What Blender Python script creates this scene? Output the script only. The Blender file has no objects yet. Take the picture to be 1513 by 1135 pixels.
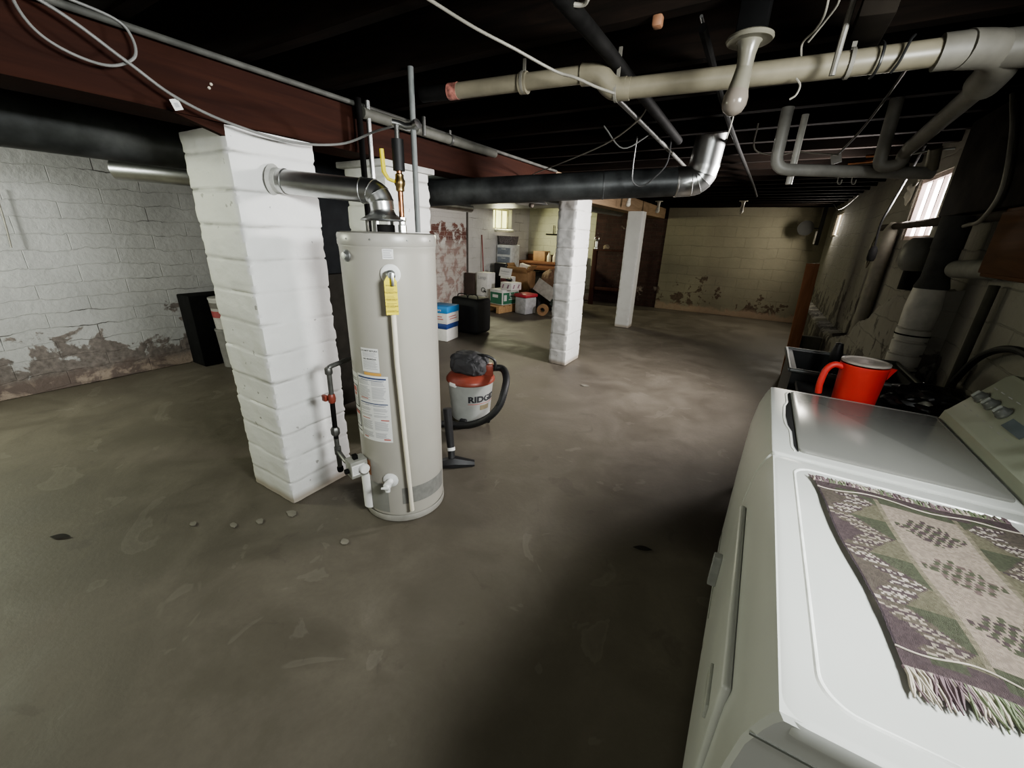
import bpy, bmesh, math, random
from mathutils import Vector, Matrix, noise, Euler
from math import sin, cos, pi, radians as RD, atan2, sqrt
random.seed(7)
sc = bpy.context.scene
C = sc.collection

# ------------------------------------------------------------------ materials
MATS = {}
class NT:
    def __init__(s, name):
        s.m = bpy.data.materials.new(name); s.m.use_nodes = True
        s.t = s.m.node_tree; s.b = s.t.nodes['Principled BSDF']
    def n(s, typ, **kw):
        nd = s.t.nodes.new(typ)
        for k, v in kw.items():
            if k in nd.inputs: nd.inputs[k].default_value = v
            else: setattr(nd, k, v)
        return nd
    def l(s, a, b): s.t.links.new(a, b)
    def noise(s, vec, scale, detail=4, rough=.55, dist=0):
        nd = s.n('ShaderNodeTexNoise', Scale=scale, Detail=detail, Roughness=rough, Distortion=dist)
        if vec is not None: s.l(vec, nd.inputs['Vector'])
        return nd.outputs['Fac']
    def ramp(s, fac, stops, interp='LINEAR'):
        nd = s.n('ShaderNodeValToRGB'); cr = nd.color_ramp; cr.interpolation = interp
        while len(cr.elements) < len(stops): cr.elements.new(.5)
        for e, (p, c) in zip(cr.elements, stops):
            e.position = p
            e.color = (c, c, c, 1) if isinstance(c, (int, float)) else (*c, 1)
        s.l(fac, nd.inputs[0]); return nd.outputs[0]
    def mix(s, fac, a, b, mode='MIX'):
        nd = s.n('ShaderNodeMix', data_type='RGBA', blend_type=mode)
        for i, v in ((0, fac), (6, a), (7, b)):
            if isinstance(v, (int, float)): nd.inputs[i].default_value = v if i == 0 else (v, v, v, 1)
            elif isinstance(v, tuple): nd.inputs[i].default_value = (*v, 1)
            else: s.l(v, nd.inputs[i])
        return nd.outputs[2]
    def math(s, op, a, b=0.0):
        nd = s.n('ShaderNodeMath', operation=op)
        for i, v in ((0, a), (1, b)):
            if isinstance(v, (int, float)): nd.inputs[i].default_value = v
            else: s.l(v, nd.inputs[i])
        return nd.outputs[0]
    def bump(s, h, strength=.3, dist=.01):
        nd = s.n('ShaderNodeBump', Strength=strength, Distance=dist)
        s.l(h, nd.inputs['Height']); s.l(nd.outputs[0], s.b.inputs['Normal'])
    def pos(s): return s.n('ShaderNodeNewGeometry').outputs['Position']
    def objc(s): return s.n('ShaderNodeTexCoord').outputs['Object']

def M(name, col, rough=.6, metal=0, var=.12, scale=12, bump=0, trans=0, emit=None, es=0, alpha=1, spec=None, bscale=None):
    if name in MATS: return MATS[name]
    k = NT(name)
    f = k.noise(k.objc(), scale)
    c2 = tuple(max(0, min(1, c * (1 - var * 2))) for c in col); c1 = tuple(min(1, c * (1 + var)) for c in col)
    k.l(k.ramp(f, [(.3, c2), (.7, c1)]), k.b.inputs['Base Color'])
    k.b.inputs['Roughness'].default_value = rough; k.b.inputs['Metallic'].default_value = metal
    if trans: k.b.inputs['Transmission Weight'].default_value = trans
    if alpha < 1: k.b.inputs['Alpha'].default_value = alpha
    if spec is not None: k.b.inputs['Specular IOR Level'].default_value = spec
    if emit:
        k.b.inputs['Emission Color'].default_value = (*emit, 1); k.b.inputs['Emission Strength'].default_value = es
    if bump: k.bump(k.noise(k.objc(), bscale or scale * 4, 5), bump, .004)
    MATS[name] = k.m; return k.m

def wall_mat(name, axis, base=(.62, .62, .58), line=.8, peel=.5, tint=(.16, .145, .12), peel_top=.9, bh=.15, bw=.40, brick=None, sc_=1.0, ztop=False, rubble=False):
    """painted block / rubble wall: courses, lost paint towards the floor"""
    k = NT(name); P = k.pos(); sep = k.n('ShaderNodeSeparateXYZ'); k.l(P, sep.inputs[0])
    cb = k.n('ShaderNodeCombineXYZ')
    wob = k.noise(P, 1.7, 3); wob2 = k.noise(P, 6 if rubble else 9, 4)
    h = sep.outputs[1 if axis == 'x' else 0]
    k.l(h, cb.inputs[0])
    zz = k.math('ADD', sep.outputs[2], k.math('ADD', k.math('MULTIPLY', k.math('SUBTRACT', wob, .5), .10 * sc_), k.math('MULTIPLY', k.math('SUBTRACT', wob2, .5), .07 if rubble else .028)))
    k.l(zz, cb.inputs[1])
    br = k.n('ShaderNodeTexBrick', Scale=1.0); br.offset = .5
    br.inputs['Brick Width'].default_value = bw; br.inputs['Row Height'].default_value = bh
    br.inputs['Mortar Size'].default_value = .0045; br.inputs['Mortar Smooth'].default_value = .6; br.inputs['Bias'].default_value = 0
    br.inputs['Color1'].default_value = (0, 0, 0, 1); br.inputs['Color2'].default_value = (1, 1, 1, 1); br.inputs['Mortar'].default_value = (.5, .5, .5, 1)
    k.l(cb.outputs[0], br.inputs['Vector'])
    mort = br.outputs['Fac']
    big = k.noise(P, 1.3, 5, .6); med = k.noise(P, 3.4 if rubble else 5.5, 7, .62, .4); fine = k.noise(P, 26, 4)
    if brick:
        bc = k.mix(br.outputs['Color'], brick[0], brick[1])
        bc = k.mix(k.ramp(med, [(.35, 0), (.7, .8)]), bc, tuple(c * .45 for c in brick[0]))
        c = k.mix(mort, bc, brick[2])
        # leftovers of whitewash
        keep = k.ramp(k.math('ADD', k.math('MULTIPLY', med, .75), k.math('MULTIPLY', big, .35)), [(brick[3], 0), (brick[3] + .05, 1)])
        if ztop:
            zt = k.math('ADD', sep.outputs[2], k.math('MULTIPLY', k.math('SUBTRACT', med, .5), .5))
            hi = k.ramp(k.math('DIVIDE', zt, 2.5), [(.655, 0), (.665, 1)])
            lo = k.ramp(k.math('DIVIDE', zt, 2.5), [(.50, .92), (.56, 0)])
            dirty = k.mix(k.ramp(med, [(.42, 0), (.52, 1)]), (.34, .25, .22), (.50, .46, .42))
            c = k.mix(keep, c, base); c = k.mix(lo, c, dirty); c = k.mix(hi, c, base)
        else: c = k.mix(keep, c, k.mix(fine, base, tuple(x * .75 for x in base)))
    else:
        c = k.mix(k.ramp(big, [(.25, 0), (.75, 1)]), tuple(x * .72 for x in base), base)
        c = k.mix(k.ramp(fine, [(.3, .0), (.8, .25)]), c, tuple(x * .7 for x in base))
        lm = k.math('MULTIPLY', mort, k.ramp(k.noise(P, 1.9 if rubble else 2.3, 4, .6), [(.54 if rubble else .50, .0), (.62, line)]))
        c = k.mix(lm, c, (.07, .065, .06))
        # peeling, mostly low on the wall
        low = k.n('ShaderNodeMapRange'); k.l(sep.outputs[2], low.inputs[0])
        low.inputs[1].default_value = .12; low.inputs[2].default_value = peel_top; low.inputs[3].default_value = .22 * peel; low.inputs[4].default_value = -.10
        v = k.math('ADD', k.math('ADD', k.math('MULTIPLY', med, .6), k.math('MULTIPLY', big, .4)), low.outputs[0])
        pm = k.ramp(v, [(.585, 0), (.605, 1)])
        c = k.mix(pm, c, k.mix(k.ramp(fine, [(.3, 0), (.7, 1)]), tint, tuple(x * 1.9 for x in tint)))
        # sandy crumbled foot
        ft = k.n('ShaderNodeMapRange'); k.l(k.math('SUBTRACT', sep.outputs[2], k.math('MULTIPLY', k.math('SUBTRACT', med, .5), .35)), ft.inputs[0])
        ft.inputs[1].default_value = .10; ft.inputs[2].default_value = .17; ft.inputs[3].default_value = .85; ft.inputs[4].default_value = 0
        c = k.mix(ft.outputs[0], c, k.mix(k.ramp(med, [(.44, 0), (.5, 1)]), (.42, .34, .27), (.17, .13, .11)) if rubble else (.36, .27, .20))
    k.l(c, k.b.inputs['Base Color']); k.b.inputs['Roughness'].default_value = .85
    k.bump(k.math('SUBTRACT', k.math('ADD', k.math('MULTIPLY', med, .5), k.math('MULTIPLY', fine, .25)), k.math('MULTIPLY', mort, .4)), .7, .022)
    return k.m

def floor_mat():
    k = NT('concrete_floor'); P = k.pos()
    big = k.noise(P, .55, 5, .6, .3); med = k.noise(P, 2.1, 7, .68, .5); fine = k.noise(P, 38, 5, .7)
    c = k.ramp(med, [(.28, (.080, .069, .052)), (.48, (.105, .092, .07)), (.64, (.135, .119, .093)), (.82, (.19, .172, .14))])
    c = k.mix(k.ramp(big, [(.38, .5), (.60, 0)]), c, (.085, .074, .058))
    c = k.mix(k.ramp(fine, [(.35, .22), (.7, 0)]), c, (.07, .062, .05))
    sp = k.noise(P, 2.6, 4, .55, 1.2)
    c = k.mix(k.ramp(sp, [(.63, 0), (.65, .16), (.72, .06)]), c, (.26, .24, .205))
    sp2 = k.noise(P, 4.4, 5, .6, .8)
    c = k.mix(k.ramp(sp2, [(.32, .35), (.37, 0)]), c, (.06, .05, .04))
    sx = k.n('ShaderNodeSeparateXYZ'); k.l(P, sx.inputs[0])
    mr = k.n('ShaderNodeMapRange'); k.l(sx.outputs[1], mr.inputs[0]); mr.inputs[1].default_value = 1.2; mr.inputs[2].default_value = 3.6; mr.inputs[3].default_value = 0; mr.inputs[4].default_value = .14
    c = k.mix(mr.outputs[0], c, k.mix(k.ramp(med, [(.35, 0), (.65, 1)]), (.17, .145, .12), (.31, .275, .235)))  # painted light falloff: floor colour grows lighter away from the dim foreground
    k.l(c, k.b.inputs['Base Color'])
    k.l(k.ramp(med, [(.3, .5), (.7, .75)]), k.b.inputs['Roughness'])
    k.bump(k.math('ADD', k.math('MULTIPLY', med, .6), k.math('MULTIPLY', fine, .25)), .35, .012)
    return k.m

def wood_mat(name, c1, c2, rough=.6, axis=0, scale=6):
    if name in MATS: return MATS[name]
    k = NT(name); mp = k.n('ShaderNodeMapping'); k.l(k.objc(), mp.inputs[0])
    s = [scale * 3] * 3; s[axis] = scale * .25; mp.inputs['Scale'].default_value = s
    f = k.noise(mp.outputs[0], 1.6, 6, .6, .6)
    k.l(k.ramp(f, [(.3, c1), (.7, c2)]), k.b.inputs['Base Color']); k.b.inputs['Roughness'].default_value = rough; k.b.inputs['Specular IOR Level'].default_value = .12
    k.bump(f, .25, .004); MATS[name] = k.m; return k.m

# ------------------------------------------------------------------ object helpers
LOC = {}
def tag(o, label, cat, group=None):
    o['label'] = label; o['category'] = cat
    if group: o['group'] = group
    return o
def thing(name, label, cat, loc=(0, 0, 0), group=None):
    o = bpy.data.objects.new(name, None); C.objects.link(o); o.location = loc; o.empty_display_size = .05
    LOC[o.name] = Vector(loc); tag(o, label, cat, group); return o
def fin(name, bm, mats, parent=None, smooth=True, angle=35):
    """bm is in world coordinates; origin goes to the foot of the mesh"""
    bmesh.ops.recalc_face_normals(bm, faces=bm.faces)
    lo = Vector((min(v.co.x for v in bm.verts), min(v.co.y for v in bm.verts), min(v.co.z for v in bm.verts)))
    hi = Vector((max(v.co.x for v in bm.verts), max(v.co.y for v in bm.verts), 0))
    org = Vector(((lo.x + hi.x) / 2, (lo.y + hi.y) / 2, lo.z))
    for v in bm.verts: v.co -= org
    if smooth:
        a = RD(angle)
        for f in bm.faces: f.smooth = True
        for e in bm.edges:
            if len(e.link_faces) == 2 and e.calc_face_angle(0) > a: e.smooth = False
    me = bpy.data.meshes.new(name); bm.to_mesh(me); bm.free()
    if not isinstance(mats, (list, tuple)): mats = [mats]
    for m in mats: me.materials.append(m)
    o = bpy.data.objects.new(name, me); C.objects.link(o)
    LOC[o.name] = org
    if parent is not None:
        o.parent = parent; o.location = org - LOC[parent.name]
    else: o.location = org
    return o
def struct(o): o['kind'] = 'structure'; return o
def BM(): return bmesh.new()
def xf(verts, rot=None, piv=None):
    if rot is None: return
    R = Euler([RD(a) for a in rot]).to_matrix()
    for v in verts: v.co = R @ (v.co - piv) + piv
def bx(bm, x0, x1, y0, y1, z0, z1, bev=0, rot=None, piv=None, seg=2, mi=0):
    r = bmesh.ops.create_cube(bm, size=1); vs = r['verts']
    for v in vs: v.co = Vector(((x0 + x1) / 2 + v.co.x * (x1 - x0), (y0 + y1) / 2 + v.co.y * (y1 - y0), (z0 + z1) / 2 + v.co.z * (z1 - z0)))
    fs = {f for v in vs for f in v.link_faces}
    for f in fs: f.material_index = mi
    if bev:
        es = list({e for v in vs for e in v.link_edges})
        r2 = bmesh.ops.bevel(bm, geom=es, offset=bev, segments=seg, affect='EDGES', profile=.5)
        vs = list({v for f in r2['faces'] for v in f.verts} | {v for v in vs if v.is_valid})
        for f in {f for v in vs for f in v.link_faces}: f.material_index = mi
    if rot: xf(vs, rot, Vector(piv) if piv else Vector(((x0 + x1) / 2, (y0 + y1) / 2, (z0 + z1) / 2)))
    return vs
def box(name, dims, mat, parent=None, bev=.004, rot=None, piv=None, seg=2):
    bm = BM(); bx(bm, *dims, bev=bev, rot=rot, piv=piv, seg=seg); return fin(name, bm, mat, parent)
def smooth_path(pts, n=8):
    pts = [Vector(p) for p in pts]
    if len(pts) < 3 or n < 2: return pts
    out = []
    ext = [pts[0] * 2 - pts[1]] + pts + [pts[-1] * 2 - pts[-2]]
    for i in range(1, len(ext) - 2):
        p0, p1, p2, p3 = ext[i - 1:i + 3]
        for j in range(n):
            t = j / n
            out.append(.5 * ((2 * p1) + (p2 - p0) * t + (2 * p0 - 5 * p1 + 4 * p2 - p3) * t * t + (3 * p1 - p0 - 3 * p2 + p3) * t ** 3))
    out.append(pts[-1]); return out
def fillet(pts, rad, n=6):
    pts = [Vector(p) for p in pts]; out = [pts[0]]
    for i in range(1, len(pts) - 1):
        a, b, c = pts[i - 1], pts[i], pts[i + 1]
        d1 = (a - b); d2 = (c - b); r = min(rad, d1.length * .45, d2.length * .45)
        p = b + d1.normalized() * r; q = b + d2.normalized() * r
        for j in range(n + 1):
            t = j / n; out.append((1 - t) ** 2 * p + 2 * t * (1 - t) * b + t * t * q)
    out.append(pts[-1]); return out
def tb(bm, pts, r, seg=12, cap=True, wob=None):
    pts = [Vector(p) for p in pts]; n = len(pts); rings = []; up = None
    for i, p in enumerate(pts):
        t = (pts[min(i + 1, n - 1)] - pts[max(i - 1, 0)]).normalized()
        if up is None:
            up = Vector((0, 0, 1)) if abs(t.z) < .9 else Vector((1, 0, 0))
        s = t.cross(up)
        if s.length < 1e-4: s = t.cross(Vector((0, 1, 0)))
        s.normalize(); up = s.cross(t).normalized()
        rr = r[i] if isinstance(r, (list, tuple)) else r
        rings.append([bm.verts.new(p + (s * cos(2 * pi * k / seg) + up * sin(2 * pi * k / seg)) * rr) for k in range(seg)])
    for a, b in zip(rings, rings[1:]):
        for k in range(seg): bm.faces.new((a[k], a[(k + 1) % seg], b[(k + 1) % seg], b[k]))
    if cap: bm.faces.new(rings[0][::-1]); bm.faces.new(rings[-1])
def tube(name, pts, r, mat, parent=None, seg=12, sm=0, fil=0, cap=True):
    bm = BM()
    if fil: pts = fillet(pts, fil)
    elif sm: pts = smooth_path(pts, sm)
    tb(bm, pts, r, seg, cap); return fin(name, bm, mat, parent)
def lt(bm, prof, c, axis=(0, 0, 1), seg=32, a0=0, a1=2 * pi, cap=True):
    """revolve (radius, height) profile about axis through c"""
    ax = Vector(axis).normalized(); q = Vector((0, 0, 1)).rotation_difference(ax); c = Vector(c)
    full = abs(a1 - a0 - 2 * pi) < 1e-6; n = seg if full else seg + 1; rings = []
    for r, h in prof:
        rings.append([bm.verts.new(c + q @ Vector((r * cos(a0 + (a1 - a0) * k / seg), r * sin(a0 + (a1 - a0) * k / seg), h))) for k in range(n)])
    for a, b in zip(rings, rings[1:]):
        for k in range(seg if full else n - 1): bm.faces.new((a[k], a[(k + 1) % n], b[(k + 1) % n], b[k]))
    if cap and full:
        if prof[0][0] > 1e-5: bm.faces.new(rings[0][::-1])
        if prof[-1][0] > 1e-5: bm.faces.new(rings[-1])
def lathe(name, prof, c, mat, parent=None, axis=(0, 0, 1), seg=32, cap=True):
    bm = BM(); lt(bm, prof, c, axis, seg, cap=cap); bmesh.ops.remove_doubles(bm, verts=bm.verts, dist=1e-5)
    return fin(name, bm, mat, parent)
def text_bm(bm, s, size, fn, depth=.0006, bold=0, align='CENTER', mi=0):
    """lettering; fn maps flat (x,y,depth) to the surface"""
    cu = bpy.data.curves.new('t', 'FONT'); cu.body = s; cu.size = size; cu.align_x = align; cu.offset = bold; cu.resolution_u = 3
    ob = bpy.data.objects.new('t', cu); C.objects.link(ob)
    dg = bpy.context.evaluated_depsgraph_get(); me = ob.evaluated_get(dg).to_mesh()
    base = [bm.verts.new(fn(v.co.x, v.co.y, depth)) for v in me.vertices]
    for p in me.polygons:
        try: bm.faces.new([base[i] for i in p.vertices]).material_index = mi
        except ValueError: pass
    ob.evaluated_get(dg).to_mesh_clear(); C.objects.unlink(ob); bpy.data.objects.remove(ob); bpy.data.curves.remove(cu)
def plane_fn(o, u, v):
    o, u, v = Vector(o), Vector(u).normalized(), Vector(v).normalized(); n = u.cross(v)
    return lambda x, y, d: o + u * x + v * y + n * d
def cyl_fn(c, r, ang, z, rbot=None, taper=0):
    return lambda x, y, d: Vector((c[0] + (r + taper * (z + y) + d) * cos(ang + x / r), c[1] + (r + taper * (z + y) + d) * sin(ang + x / r), z + y))
def rect_fn(bm, fn, x0, x1, y0, y1, d=.0004, nx=1, ny=1, mi=0):
    g = [[bm.verts.new(fn(x0 + (x1 - x0) * i / nx, y0 + (y1 - y0) * j / ny, d)) for i in range(nx + 1)] for j in range(ny + 1)]
    for j in range(ny):
        for i in range(nx): bm.faces.new((g[j][i], g[j][i + 1], g[j + 1][i + 1], g[j + 1][i])).material_index = mi

# palette
WHITE = M('white_enamel', (.51, .52, .495), .28, var=.03, scale=3)
WHITEL = M('lid_enamel', (.21, .21, .195), .2, var=.03, scale=3)  # darker copy of the white enamel, stands in for weaker light on the lid
CREAM = M('heater_enamel', (.36, .345, .305), .38, var=.03, scale=3)
CREAMD = M('heater_cap_enamel', (.32, .308, .275), .35, var=.04, scale=3)
PVC = M('pvc', (.20, .18, .13), .4, var=.12, scale=9)
PVCD = M('pvc_dusty', (.17, .16, .135), .55, var=.15, scale=9)
GALV = M('galvanised', (.62, .63, .62), .34, 1, var=.10, scale=7)
DULLM = M('dull_steel', (.33, .34, .33), .48, .85, var=.2, scale=6)
DUCT = M('duct_wrap', (.085, .09, .09), .45, .3, var=.35, scale=5, bump=.2)
DUCTP = M('pale_sheet_metal', (.24, .26, .27), .5, .4, var=.12, scale=4)
BLACK = M('black_plastic', (.018, .018, .019), .45, var=.2)
RUBB = M('black_rubber', (.012, .012, .012), .6, var=.2)
IRON = M('black_iron', (.010, .0095, .009), .7, 0, var=.3, spec=.1)
IRONG = M('grey_pipe', (.16, .16, .15), .45, .7, var=.2)
COPPER = M('copper', (.45, .22, .12), .35, 1, var=.25)
BRASS = M('brass', (.42, .30, .14), .35, 1, var=.2)
YELL = M('yellow_tag', (.78, .66, .06), .5, var=.05)
PORC = M('porcelain', (.135, .127, .10), .25, var=.05)
BULB = M('bulb_glass', (.15, .13, .11), .15, var=.02)
CABLEW = M('white_cable', (.25, .235, .20), .5, var=.1)
CABLEG = M('grey_cable', (.20, .20, .19), .45, var=.1)
CABLEK = M('black_cable', (.02, .02, .02), .4, var=.1)
PAPER = M('white_paper', (.66, .66, .64), .7, var=.03)
INK = M('dark_ink', (.03, .03, .035), .7, var=.05)
INKG = M('grey_ink', (.40, .40, .41), .7, var=.05)
REDI = M('red_ink', (.45, .12, .10), .6, var=.05)
NAVY = M('navy_ink', (.05, .07, .16), .6, var=.05)
ORNG = M('orange_print', (.62, .36, .10), .6, var=.05)
RED = M('red_plastic', (.66, .05, .04), .5, var=.06)
REDV = M('vac_red', (.22, .05, .032), .4, var=.1)
VGREY = M('vac_grey', (.36, .37, .35), .45, var=.06)
CARD = M('cardboard', (.33, .20, .105), .8, var=.12, scale=6)
WBOX = M('white_card', (.60, .59, .56), .75, var=.05)
BLUEL = M('blue_lid', (.03, .20, .46), .5, var=.05)
GREENP = M('green_print', (.04, .16, .09), .6, var=.1)
CONSO = M('console_enamel', (.36, .38, .31), .38, var=.04, scale=3)
CABW = wood_mat('cupboard_wood', (.04, .016, .007), (.07, .03, .013), .6, 1)
BROWN = wood_mat('orange_brown_wood', (.17, .078, .040), (.27, .135, .075), .6, 2)
PINE = wood_mat('pallet_wood', (.30, .18, .09), (.46, .30, .16), .7, 0)
BENCH = wood_mat('bench_wood', (.13, .06, .035), (.22, .11, .07), .7, 0)
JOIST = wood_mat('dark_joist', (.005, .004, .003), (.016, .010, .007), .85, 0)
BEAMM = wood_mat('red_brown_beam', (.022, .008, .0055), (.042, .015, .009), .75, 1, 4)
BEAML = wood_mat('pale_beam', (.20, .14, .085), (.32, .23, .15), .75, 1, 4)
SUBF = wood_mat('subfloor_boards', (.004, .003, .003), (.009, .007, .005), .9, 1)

# ------------------------------------------------------------------ room shell
XL, XR, YB, YF, ZC = -5.45, .92, -1.9, 9.9, 2.42
def wall_x(name, x0, x1, y0, y1, z1, holes, mats, msel):
    """wall slab of constant x with rectangular holes (y0,y1,z0,z1)"""
    bm = BM(); ys = sorted({y0, y1, *[h[0] for h in holes], *[h[1] for h in holes], *msel[1:]}); 
    for a, b in zip(ys, ys[1:]):
        mid = (a + b) / 2; zs = [(0, z1)]
        for h in holes:
            if h[0] < mid < h[1]: zs = [(0, h[2]), (h[3], z1)]
        mi = sum(1 for m in msel[1:] if mid > m)
        for z0_, z1_ in zs: bx(bm, x0, x1, a, b, z0_, z1_, mi=mi)
    return struct(fin(name, bm, mats, None, smooth=False))
wl_paint = wall_mat('painted_block_wall_left', 'x', (.54, .54, .515), .85, .8, (.14, .122, .108), .95, bh=.138, bw=.62, rubble=True)
wl_brick = wall_mat('flaking_brick_left', 'x', (.62, .60, .56), brick=((.17, .075, .06), (.25, .12, .095), (.42, .37, .33), .56), bh=.085, bw=.24, ztop=True)
wl_block = wall_mat('white_block_left', 'x', (.62, .61, .58), .9, .35, (.25, .20, .17), .7, bh=.2)
wr_paint = wall_mat('grimy_wall_right', 'x', (.23, .22, .185), .5, .8, (.05, .045, .038), 1.6)
wf_yell = wall_mat('cream_block_far', 'y', (.56, .56, .43), .5, .3, (.22, .19, .13), .8, bh=.18)
wf_brick = wall_mat('dark_brick_far', 'y', (.26, .21, .19), brick=((.045, .020, .018), (.07, .032, .028), (.06, .048, .042), .66), bh=.08, bw=.23)
wf_pale = wall_mat('pale_block_far', 'y', (.27, .25, .185), .3, .45, (.07, .05, .036), 1.0, bh=.2)
W_LEFT = (8.2, 9.0, 1.62, 2.06); W_LEFT2 = (-1.2, -.3, 1.55, 2.05)
W_R1 = (3.92, 4.62, 1.56, 2.0); W_R2 = (8.5, 9.35, 1.64, 2.02); W_R3 = (.25, 1.0, 1.6, 2.02)
wall_x('wall_left', XL - .25, XL, YB, YF, ZC, [W_LEFT, W_LEFT2], [wl_paint, wl_brick, wl_block], (0, 4.2, 7.2))
wall_x('wall_right', XR, XR + .25, YB, YF, ZC, [W_R1, W_R2, W_R3], [wr_paint], (0,))
bm = BM(); bx(bm, XL, -3.62, YF, YF + .2, 0, ZC, mi=0); bx(bm, -3.62, -1.98, YF, YF + .2, 0, ZC, mi=1); bx(bm, -1.98, XR, YF - .02, YF + .2, 0, ZC, mi=2)
struct(fin('wall_far', bm, [wf_yell, wf_brick, wf_pale], None, smooth=False))
bm = BM(); bx(bm, XL, XR, YB - .2, YB, 0, ZC); struct(fin('wall_rear', bm, wall_mat('painted_wall_rear', 'y', (.5, .5, .46)), None, smooth=False))
bm = BM(); bmesh.ops.create_grid(bm, x_segments=90, y_segments=150, size=1)
for v in bm.verts:
    v.co.x = (XL - .1) + (v.co.x + 1) / 2 * (XR - XL + .2); v.co.y = (YB - .1) + (v.co.y + 1) / 2 * (YF - YB + .2)
    v.co.z = -.004 + .004 * noise.noise(v.co * 1.3)
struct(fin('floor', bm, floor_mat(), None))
bm = BM()
x = XL
while x < XR - .01:
    bx(bm, x, min(x + .138, XR), YB, YF, ZC, ZC + .03); x += .142
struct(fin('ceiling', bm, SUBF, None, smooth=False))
# joists cross the room, a setting element
k = 0; y = -1.7
while y < YF - .1:
    k += 1
    bm = BM(); vs = bx(bm, XL, XR, y, y + .05, 2.15, ZC - .002)
    bmesh.ops.subdivide_edges(bm, edges=[e for e in bm.edges if abs(e.verts[0].co.x - e.verts[1].co.x) > 1], cuts=12)
    for v in bm.verts: v.co += Vector((0, .006 * noise.noise(v.co * 2), .006 * noise.noise(v.co * 1.7 + Vector((3, 0, 0)))))
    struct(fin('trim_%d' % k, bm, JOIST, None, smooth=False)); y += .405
NT_ = k
# broken ledge of thicker foundation along the right wall
bm = BM()
prof = [(3.0, 1.30), (3.55, 1.26), (3.75, 1.18), (4.0, 1.10), (4.15, .99), (4.45, .92), (4.6, .80), (4.9, .70), (5.2, .62), (6.0, .56), (7.2, .53), (9.86, .5)]
rows = []
for a, b in zip(prof, prof[1:]):
    n = max(3, int((b[0] - a[0]) / .035))
    for i in range(n):
        y = a[0] + (b[0] - a[0]) * i / n; zt = a[1] + (b[1] - a[1]) * i / n + .03 * noise.noise(Vector((y * 9, 0, 3))) + .015 * noise.noise(Vector((y * 30, 0, 3)))
        row = []
        for q in range(15):
            f = q / 14; z = zt * f - (.015 if q == 14 else 0); x = .785 + .012 * noise.noise(Vector((y * 4, z * 4, 1))) + (.02 if q == 14 else 0)
            row.append(bm.verts.new((x, y, z)))
        row.append(bm.verts.new((XR + .005, y, zt + .008))); row.append(bm.verts.new((XR + .005, y, 0))); rows.append(row)
for a, b in zip(rows, rows[1:]):
    for q in range(len(a)): bm.faces.new((a[q], a[(q + 1) % len(a)], b[(q + 1) % len(a)], b[q]))
bm.faces.new(rows[0]); bm.faces.new(rows[-1][::-1])
struct(fin('trim_%d' % (k + 1), bm, wr_paint, None))

# windows --------------------------------------------------------------
def window(idx, xin, xout, w, bars, glow, es, framec, dep=.10):
    y0, y1, z0, z1 = w; s = 1 if xout > xin else -1; fx = xin + s * dep
    f = BM(); t = .03
    a, b = sorted((fx, fx + s * .05))
    bx(f, a, b, y0, y1, z0, z0 + t); bx(f, a, b, y0, y1, z1 - t, z1); bx(f, a, b, y0, y0 + t, z0 + t, z1 - t); bx(f, a, b, y1 - t, y1, z0 + t, z1 - t)
    for i in range(1, bars + 1):
        yy = y0 + (y1 - y0) * i / (bars + 1); bx(f, a + .01, b - .01, yy - .012, yy + .012, z0 + t, z1 - t)
    fo = struct(fin('window_%d' % idx, f, M('window_frame_%d' % idx, framec, .6), None, smooth=False))
    g = BM(); gx = fx + s * .03; bx(g, min(gx, gx + s * .004), max(gx, gx + s * .004), y0 + .01, y1 - .01, z0 + .01, z1 - .01)
    gm = NT('daylit_glass_%d' % idx); n = gm.noise(gm.pos(), 3, 3)
    gm.l(gm.ramp(n, [(.3, tuple(c * .55 for c in glow)), (.7, glow)]), gm.b.inputs['Emission Color'])
    gm.b.inputs['Base Color'].default_value = (.5, .5, .5, 1); gm.b.inputs['Roughness'].default_value = .1; gm.b.inputs['Emission Strength'].default_value = es
    fin('pane', g, gm.m, fo, smooth=False)
    return fo
window(1, XL, XL - .2, W_LEFT, 2, (1.0, 1.0, .38), 2.4, (.5, .48, .35))
window(2, XR, XR + .2, W_R1, 2, (1.0, .93, .90), 9, (.45, .36, .34), .015)
window(3, XR, XR + .2, W_R2, 1, (1.0, .90, .74), 3.5, (.3, .27, .22), .015)
window(4, XR, XR + .2, W_R3, 2, (1.0, 1.0, .97), 3, (.4, .4, .36))
window(5, XL, XL - .2, W_LEFT2, 2, (.95, 1.0, .6), 3, (.4, .4, .36))
bm = BM(); bx(bm, XL, XL + .07, 8.25, 9.0, 1.555, 1.62, bev=.01); struct(fin('trim_%d' % (k + 2), bm, M('sill_paint', (.5, .5, .4), .6), None))
bm = BM(); bx(bm, XL + .001, XL + .03, 7.185, 7.215, .02, 2.1); struct(fin('trim_%d' % (k + 3), bm, M('crack_mortar', (.10, .09, .08), .9), None))

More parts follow.
